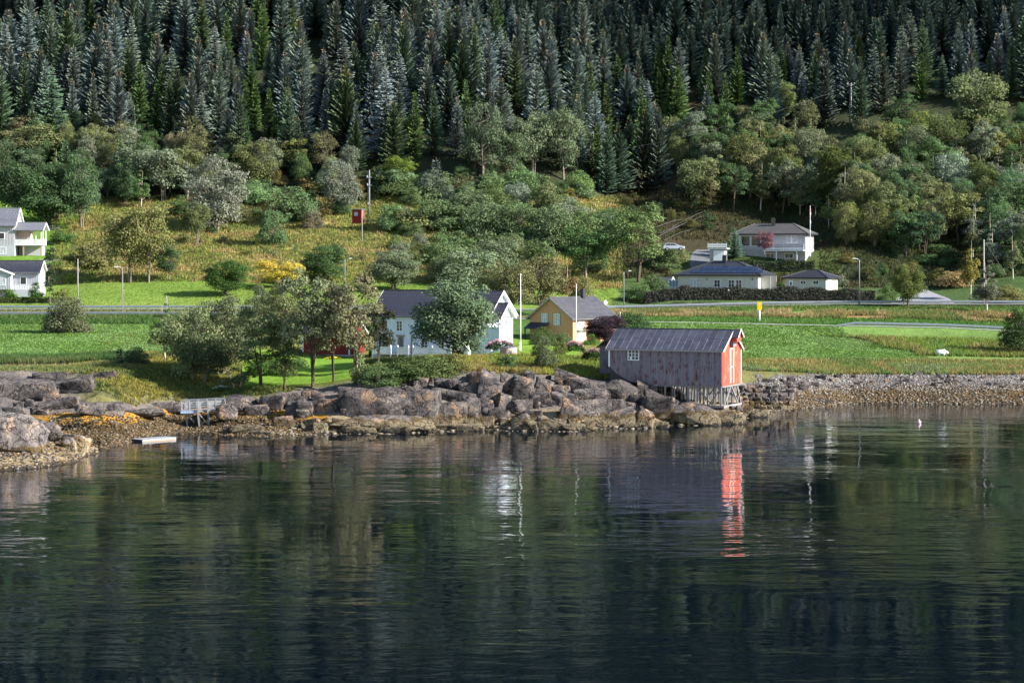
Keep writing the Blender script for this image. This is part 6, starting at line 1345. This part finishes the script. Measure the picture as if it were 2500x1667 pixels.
# pebbles and weed-covered cobbles: nobody could count them
def scatter(name, Npts, sampler, size, cols, label, seed, flat=.6):
    r = rng(seed); base = rock_mesh(60, False, 1); bv_ = np.array([v.co[:] for v in base.vertices]); bf = np.array([list(p_.vertices) for p_ in base.polygons]); bpy.data.meshes.remove(base)
    px, Y = sampler(r, Npts); z = ground(px, Y); X = (px-1250)*Y/F; n_ = len(px); k = len(bv_)
    s = size[0]+(size[1]-size[0])*r.random(n_)**2.2; ang = r.uniform(0, 6.28, n_); ca, sa = np.cos(ang), np.sin(ang)
    sc3 = np.stack([s*r.uniform(.8, 1.5, n_), s*r.uniform(.7, 1.1, n_), s*flat*r.uniform(.7, 1.3, n_)], 1)
    V = bv_[None]*sc3[:, None]*(1+r.uniform(-.2, .2, (n_, k, 1))); V = np.stack([V[..., 0]*ca[:, None]-V[..., 1]*sa[:, None], V[..., 0]*sa[:, None]+V[..., 1]*ca[:, None], V[..., 2]], -1)
    V += np.stack([X, Y, z+s*.15], -1)[:, None]
    C_ = np.array(cols)[r.integers(0, len(cols), n_)]*r.uniform(.7, 1.3, (n_, 1))
    Fq = (bf[None]+np.arange(n_)[:, None, None]*k).reshape(-1, 3)
    o = link(name, npmesh(name, V.reshape(-1, 3), Fq, np.repeat(C_, k, 0)), None, [M_PEB]); prm(o, label, 'stones', kind='stuff'); return o
M_PEB = plain('beach_stone', (1, 1, 1), .85, .2, 4, vcol=True)
def byz(xa, xb, za, zb, n0=600):
    """points on the shore whose height lies between za and zb"""
    def f_(r, N):
        px = r.uniform(xa, xb, N*8); Y = r.uniform(225, 330, N*8); z = ground(px, Y); py = HZ+(H-z)*F/Y
        ok = (z > za+.25*vn(px*.05, Y*.3)) & (z < zb+.3*vn(px*.04+5, Y*.3)) & (isle(px, Y) < -.2); return px[ok][:N], Y[ok][:N]
    return f_
scatter('beach_pebbles', 8200, byz(1840, 2560, 1.5, 3.3), (.05, .17), [(.16, .15, .145), (.24, .225, .215), (.09, .088, .09), (.18, .15, .12)], 'grey beach stones covering the upper part of the right-hand shore', 1)
scatter('seaweed_cobbles', 7500, byz(1840, 2560, -.1, 2.1), (.07, .2), [(.085, .055, .024), (.055, .035, .016), (.14, .10, .06), (.17, .15, .125)], 'weed-covered brown cobbles along the right-hand waterline', 2)
scatter('bladderwrack', 9000, byz(120, 770, -.1, 1.9), (.06, .17), [(.085, .055, .022), (.055, .035, .014), (.12, .08, .035), (.15, .12, .09), (.035, .025, .014)], 'brown seaweed and cobbles covering the left-hand beach', 3, .7)
def byline(r, N):
    px = r.uniform(150, 720, N*30); Y = r.uniform(240, 270, N*30); z = ground(px, Y); ok = (np.abs(z-(1.85+.12*vn(px*.03, 0*px))) < .17) & (isle(px, Y) < -.2) & (vn(px*.06, Y*.2, seed=4) > -.35); return px[ok][:N], Y[ok][:N]
scatter('orange_seaweed', 4200, byline, (.05, .14), [(.36, .175, .02), (.42, .21, .03), (.22, .11, .02)], 'bright orange seaweed band along the left high-water line', 4, .8)
def isl_s(r, N):
    px = r.uniform(-60, 240, N*8); Y = r.uniform(205, 245, N*8); z = ground(px, Y); ok = (isle(px, Y) > .0) & (z > .05) & (z < 1.6+.5*vn(px*.03, Y*.2)); return px[ok][:N], Y[ok][:N]
scatter('islet_weed', 1700, isl_s, (.05, .2), [(.10, .065, .03), (.20, .16, .10), (.14, .105, .06), (.08, .07, .075), (.04, .035, .035)], 'weed and broken stones on the low islet at the lower left', 5, .7)
def footline(r, N):
    px = r.uniform(700, 1840, N*8); Y = r.uniform(245, 285, N*8); z = ground(px, Y); ok = (z > -.2) & (z < .8+.5*vn(px*.03, Y*.2)); return px[ok][:N], Y[ok][:N]
scatter('shore_rubble', 1100, footline, (.08, .32), [(.12, .10, .07), (.10, .085, .07), (.05, .04, .025), (.16, .13, .09)], 'broken tan stones and rubble at the foot of the shore rocks', 6, .7)
# dry-stone walls
def stone_wall(name, label, x0, x1, ytop, ybot, Y, rows, wst, seed):
    r = random.Random(seed); e = empty(name, at((x0+x1)/2, ybot, Y)); prm(e, label, 'stone wall'); s = F/Y; o = e.location.copy()
    for j in range(rows):
        x = x0+r.uniform(-.5, .5)*wst; rh = (ybot-ytop)/rows
        while x < x1:
            wp = wst*r.uniform(.7, 1.5); cy_ = ytop+rh*(j+.5)+r.uniform(-.12, .12)*rh
            if r.random() > .06:
                b = bpy.data.objects.new('stone', RA[r.randrange(9)]); COL.objects.link(b); b.parent = e
                b.location = at(x+wp/2, cy_, Y+(rows-j)*.22+r.uniform(-.1, .1))-o; b.scale = (wp/s*.58, .42, rh/s*.62); b.rotation_euler = (r.uniform(-.2, .2), r.uniform(-.15, .15), r.uniform(-.3, .3))
                t = r.uniform(.9, 1.5); b.color = (t, t, t, 1)
            x += wp
stone_wall('retaining_wall', 'grey dry-stone retaining wall on the shore right of the boathouse', 1806, 1925, 938, 998, 281, 6, 15, 1)
stone_wall('stone_footing', 'low stone footing under the seaward boathouse stilts', 1712, 1802, 990, 1010, 265.5, 2, 13, 2)
# ---------------------------------------------------------------- grasses, crops and flowers
def blades(name, sampler, N, hgt, wid, cols, label, seed, nb=4, lean=.5, cat='grass', Yr=None, curve=0):
    r = rng(seed); px, Y = sampler(r, N); n_ = len(px)
    z = ground(px, Y); X = (px-1250)*Y/F; C_ = np.array(cols)[np.minimum((r.random(n_)*len(cols)).astype(int), len(cols)-1)]
    k = .5+.5*vn(X*.12, Y*.12, seed=seed); C2 = np.array(cols)[(np.clip(k, 0, .999)*len(cols)).astype(int)]; C_ = np.where((r.random(n_) < .6)[:, None], C2, C_)*r.uniform(.75, 1.3, (n_, 1))
    X, Y, z = [np.repeat(a, nb) for a in (X, Y, z)]; C_ = np.repeat(C_, nb, 0)*r.uniform(.8, 1.2, (n_*nb, 1)); m_ = n_*nb
    a = r.uniform(0, 6.28, m_); d = np.stack([np.cos(a), np.sin(a), 0*a], 1); hh_ = r.uniform(*hgt, m_); ww = r.uniform(*wid, m_)
    base = np.stack([X, Y, z-.05], 1)+d*ww[:, None]*r.uniform(0, 1.5, (m_, 1)); a2 = a+r.uniform(.8, 2.2, m_); e_ = np.stack([np.cos(a2), np.sin(a2), 0*a], 1)*ww[:, None]
    tip = base+np.stack([np.cos(a)*hh_*lean, np.sin(a)*hh_*lean, hh_], 1)
    V = np.stack([base-e_, base+e_, tip], 1).reshape(-1, 3); cc = np.repeat(C_, 3, 0)
    o = link(name, npmesh(name, V, np.arange(m_*3).reshape(-1, 3), cc), None, [M_TUFT]); o.color = (1, 1, 1, 1); prm(o, label, cat, kind='stuff'); return o
def reg(xa, xb, Ya, Yb, pyr=None, cond=None):
    def f_(r, N):
        px = r.uniform(xa, xb, N*4); Y = r.uniform(Ya, Yb, N*4); ok = np.ones(len(px), bool)
        if pyr is not None or cond is not None:
            z = basez(px, Y); py = HZ+(H-z)*F/Y
            if pyr: ok &= (py > pyr[0]) & (py < pyr[1])
            if cond: ok &= cond(px, py, Y, z)
        return px[ok][:N], Y[ok][:N]
    return f_
BR = [(.30, .21, .09), (.24, .22, .07), (.14, .17, .05), (.20, .22, .055), (.33, .24, .11), (.12, .15, .045)]
blades('meadow_grass', reg(130, 1520, 430, 530, (470, 705)), 42000, (.25, .8), (.06, .16), BR, 'tall brown and olive grass covering the unmown hillside meadow', 1, 3)
blades('slope_undergrowth', reg(-100, 2600, 440, 540, (440, 700), lambda px, py, Y, z: (px > 1500) & ~((px > 1600) & (px < 1760) & (py > 590) & (py < 672)) & ~((px > 1740) & (px < 2000) & (py > 600) & (py < 668))), 14000, (.3, .9), (.08, .2), [(.04, .055, .022), (.055, .065, .025), (.085, .07, .035)], 'undergrowth and grass on the right slope, tree shade painted into its dark colours', 2, 3, cat='undergrowth')  # blade colours darkened to paint in the shade of the wood
blades('field_grass', reg(60, 1500, 398, 436, (650, 745)), 16000, (.08, .2), (.05, .14), [(.10, .20, .03), (.15, .23, .04), (.19, .22, .05)], 'short green grass of the upper left field', 3, 3)
blades('crop_leaves', reg(-100, 500, 291, 354), 22000, (.10, .25), (.06, .15), [(.12, .21, .05), (.17, .27, .09), (.10, .17, .04)], 'leafy green crop in the lower left field', 4, 3, .8, cat='crop')
blades('fodder_crop', reg(1480, 2600, 302, 373, None, lambda px, py, Y, z: (px+120*vn(px*.012, Y*.15) < 2260-(Y-345)*9) & (Y > 318+(px > 1900)*6)), 30000, (.12, .28), (.07, .16), [(.12, .21, .05), (.18, .28, .095), (.10, .17, .04)], 'leafy green crop in the field right of the boathouse', 5, 3, .8, cat='crop')
blades('reed_bed', reg(-100, 340, 284, 293), 5200, (.5, 1.2), (.04, .09), [(.05, .11, .035), (.08, .13, .04), (.13, .14, .06)], 'dark reeds between the crop field and the left shore rocks', 6, 4, .3, cat='reeds')
blades('roadside_grass', reg(1430, 2600, 386, 394.5, None, lambda px, py, Y, z: vn(px*.02, Y*.35) > -.35), 8500, (.3, .95), (.04, .1), [(.32, .23, .11), (.25, .20, .08), (.16, .18, .06), (.34, .26, .13), (.12, .17, .05)], 'tall dry brown grass on the verge between path and road', 7, 4, .35)
blades('verge_grass', reg(1400, 2600, 380.5, 387), 7000, (.15, .4), (.06, .13), [(.08, .18, .04), (.11, .2, .05)], 'green verge behind the lower path', 8, 3)
blades('verge_top_grass', reg(1400, 2600, 394.5, 401), 6000, (.15, .4), (.06, .13), [(.10, .17, .045), (.14, .18, .05)], 'green verge in front of the long guard rail', 9, 3)
blades('left_verge', reg(-100, 700, 354, 374), 9000, (.2, .6), (.05, .12), [(.05, .11, .03), (.07, .13, .035), (.12, .14, .05)], 'deep green rough grass below the left guard rail', 10, 3)
blades('left_verge_top', reg(-100, 1000, 379, 387), 4000, (.2, .5), (.05, .1), [(.2, .19, .07), (.14, .15, .05)], 'dry verge between the two left guard rails', 11, 3)
blades('shore_grass', reg(1800, 2600, 313, 334, (880, 915)), 12000, (.25, .75), (.05, .12), [(.16, .18, .05), (.30, .23, .09), (.22, .21, .07), (.11, .17, .05), (.27, .2, .08), (.15, .22, .07), (.17, .22, .11)], 'mixed green and rusty tall grass above the right-hand beach', 12, 4, .4)
blades('field_edge_grass', reg(2000, 2600, 340, 362, None, lambda px, py, Y, z: px+80*vn(px*.01, Y*.2) > 2200-(Y-345)*9), 6500, (.35, .9), (.05, .12), [(.10, .15, .04), (.13, .19, .05), (.2, .2, .06), (.24, .2, .08), (.17, .24, .045), (.12, .2, .05)], 'rough tufted grass at the far corner of the right field', 13, 4, .4)
blades('left_shore_grass', reg(-100, 330, 271, 285), 5000, (.15, .5), (.04, .1), [(.12, .16, .05), (.2, .19, .07), (.26, .21, .10), (.14, .2, .11)], 'short mixed grass rim above the left shore slabs', 20, 4, .5)
KC = lambda px, py, Y, z: (py < rocktop(px)+3)
blades('knoll_grass', reg(1000, 1500, 266, 292, (868, 925), KC), 11000, (.2, .65), (.05, .1), [(.20, .24, .045), (.25, .26, .05), (.28, .21, .08), (.13, .18, .04), (.19, .23, .05)], 'mossy tufted grass on the knoll above the boulders', 14, 4, .45)
blades('bank_grass', reg(890, 1120, 266, 300, (872, 935), KC), 6000, (.25, .7), (.05, .1), [(.09, .13, .035), (.13, .16, .04), (.18, .17, .06)], 'rough green grass on the bank below the veranda', 15, 4, .45)
blades('thicket_grass', reg(170, 720, 257, 300, (862, 990), lambda px, py, Y, z: (z > 2.7) & (py < rocktop(px)+4+45*((px > 200) & (px < 560))) & ((px < 590) | (py > 946))), 15000, (.15, .5), (.04, .1), [(.17, .19, .045), (.24, .21, .05), (.10, .13, .04), (.28, .24, .08)], 'mossy grass on the low rocks around the shore thicket', 16, 4, .5)
blades('lawn', reg(590, 1460, 272, 350, (835, 940), lambda px, py, Y, z: (((px < 900) & (Y > 272) & (Y < 316)) | ((px > 1080) & (Y > 289)))), 9000, (.04, .09), (.04, .09), [(.15, .26, .03), (.18, .30, .035)], 'short mown grass of the two garden lawns', 17, 3, .8)
blades('garden_lawn', reg(-60, 185, 440, 480, (556, 640)), 3000, (.05, .1), (.05, .1), [(.12, .24, .03), (.16, .27, .04)], 'sunlit mown lawn beside the top left house', 18, 3, .8)
blades('hill_lawn', reg(1500, 2030, 440, 470, (600, 700)), 5000, (.06, .14), (.05, .12), [(.06, .09, .025), (.05, .08, .025)], 'garden grass around the hillside house, tree shade painted into its green', 19, 3, .8)  # dark greens paint tree shade onto these lawns
# hedges
def hedge(name, pts, h, d, color, label, leaf=.15, den=60, seed=1, cat='hedge'):
    r = rng(seed); o0 = pts[0].copy(); P, Nn, Cc = [], [], []
    for a, b in zip(pts, pts[1:]):
        L0 = (b-a).length; N = int(L0*(2*h+d)*den); u = r.random(N); t = r.random(N)*(2*h+d); side = np.where(t < h, 0, np.where(t < h+d, 1, 2))
        base = np.array(a)[None]*(1-u)[:, None]+np.array(b)[None]*u[:, None]
        lump = .92+.14*vn(base[:, 0]*.6, base[:, 2]*0+seed, seed=seed)
        yy = np.where(side == 0, -d/2, np.where(side == 1, t-h-d/2, d/2)); zz_ = np.where(side == 0, t, np.where(side == 1, h, t-h-d))*lump
        q = base+np.stack([0*u, yy*lump, zz_], 1)+r.normal(0, .11, (N, 3)); P.append(q)
        Nn.append(np.stack([0*u, np.where(side == 0, -1., np.where(side == 1, 0, 1.)), np.where(side == 1, 1., .25)], 1)+r.normal(0, .6, (N, 3))); Cc.append(np.repeat(r.uniform(.65, 1.35, (N, 1)), 3, 1))
    P = np.concatenate(P)-np.array(o0); V, Fq, cc = cards(P, np.concatenate(Nn), np.full(len(P), leaf), np.concatenate(Cc), r)
    e = empty(name, o0); prm(e, label, cat); o = link('foliage', npmesh('foliage', V, Fq, cc), e, [M_LEAF]); o.color = (*color, 1)
    mb = MB().color(.5, .5, .5)
    for a, b in zip(pts, pts[1:]): mb.bar(a-o0+Vector((0, 0, h*.36)), b-o0+Vector((0, 0, h*.36)), d*.55, h*.72)
    mb.build('branches', M_BARK, e); return e
def gl_(pxs_, Y, dz=0): return [Vector(((p-1250)*Y/F, Y, gz((p-1250)*Y/F, Y)+dz)) for p in pxs_]
hedge('hedge', gl_(range(1575, 2165, 40), 415, -.2), 2.5, 1.7, (.075, .075, .06), 'long dark clipped hedge along the road in front of the solar-panel bungalow', seed=1)
hedge('hedge', gl_(range(1778, 1990, 30), 453.5, -.4), 2.4, 1.6, (.05, .065, .035), 'dark hedge below the hillside house balcony', seed=2)
hedge('hedge', gl_(range(-60, 125, 30), 404.5, -.2), .95, 1.0, (.08, .10, .035), 'low hedge in front of the grey bungalow', seed=3)
# flower beds
def bed(px, base, wp, hp, leafc, flow, label, seed, nf=260, Y=None):
    p = hit(px, base) if Y is None else at(px, base, Y); s = F/p.y; w, h = wp/s, hp/s; r = rng(seed); e = empty('flower_bed', p); prm(e, label, 'flowers')
    N = 1500; u = r.uniform(-1, 1, N); v = r.uniform(-1, 1, N); t = np.sqrt(np.clip(1-u*u, 0, 1)); P = np.stack([u*w/2, v*.9*t, h*t*(.35+.6*r.random(N))], 1)
    V, Fq, cc = cards(P, r.normal(0, 1, (N, 3))+np.array([.2, -.3, .6]), np.full(N, .11), np.repeat(r.uniform(.7, 1.3, (N, 1)), 3, 1), r); o = link('leaves', npmesh('leaves', V, Fq, cc), e, [M_LEAF]); o.color = (*leafc, 1); o['kind'] = 'stuff'
    N = nf; u = r.uniform(-.95, .95, N); v = r.uniform(-1, .8, N); t = np.sqrt(np.clip(1-u*u, 0, 1)); P = np.stack([u*w/2, v*.9*t, h*t*r.uniform(.8, 1.08, N)], 1)
    V, Fq, cc = cards(P, r.normal(0, 1, (N, 3))+np.array([.3, -.4, .5]), np.full(N, .12), np.repeat(r.uniform(.7, 1.3, (N, 1)), 3, 1), r); o = link('blossoms', npmesh('blossoms', V, Fq, cc), e, [M_LEAF]); o.color = (*flow, 1); o['kind'] = 'stuff'
bed(1222, 866, 84, 36, (.06, .11, .035), (.50, .20, .30), 'tall pink flowering perennials behind the hot tub', 1, Y=297)
bed(1402, 868, 60, 34, (.07, .12, .04), (.42, .20, .26), 'pink fireweed bank left part, below the yellow house', 2)
bed(1448, 884, 60, 32, (.06, .10, .035), (.40, .20, .24), 'pink fireweed bank right part, beside the boathouse shed', 3)
bed(815, 888, 70, 16, (.08, .13, .03), (.60, .48, .03), 'row of yellow flowers against the red outbuilding', 4, 200, Y=312)
bed(907, 878, 14, 26, (.1, .14, .03), (.65, .5, .02), 'yellow flower clump between outbuilding and white house', 5, 160, Y=313)
bed(545, 955, 60, 12, (.10, .15, .06), (.6, .6, .55), 'small white flowers in the grass above the jetty', 6, 90)
# ---------------------------------------------------------------- labels: tell look-alikes apart by their place
bpy.context.view_layer.update()
by = {}
for o in COL.objects:
    if o.parent is None and o.get('label') and o.get('category') and o.get('kind') is None: by.setdefault(o['label'], []).append(o)
ORD = ['first', 'second', 'third', 'fourth', 'fifth', 'sixth', 'seventh', 'eighth', 'ninth', 'tenth', 'eleventh', 'twelfth', 'thirteenth', 'fourteenth', 'fifteenth', 'sixteenth']
for lb, os_ in by.items():
    if len(os_) < 2 or len(os_) > 16: continue
    os_.sort(key=lambda o: (lambda c: c.x/max(c.y, 1))(o.matrix_world @ Vector(o.bound_box[0])) if o.type == 'MESH' else o.location.x/max(o.location.y, 1))
    for i, o in enumerate(os_):
        suf = ('left one', 'right one')[i] if len(os_) == 2 else ORD[i]+' from left'
        o['label'] = lb+', '+suf
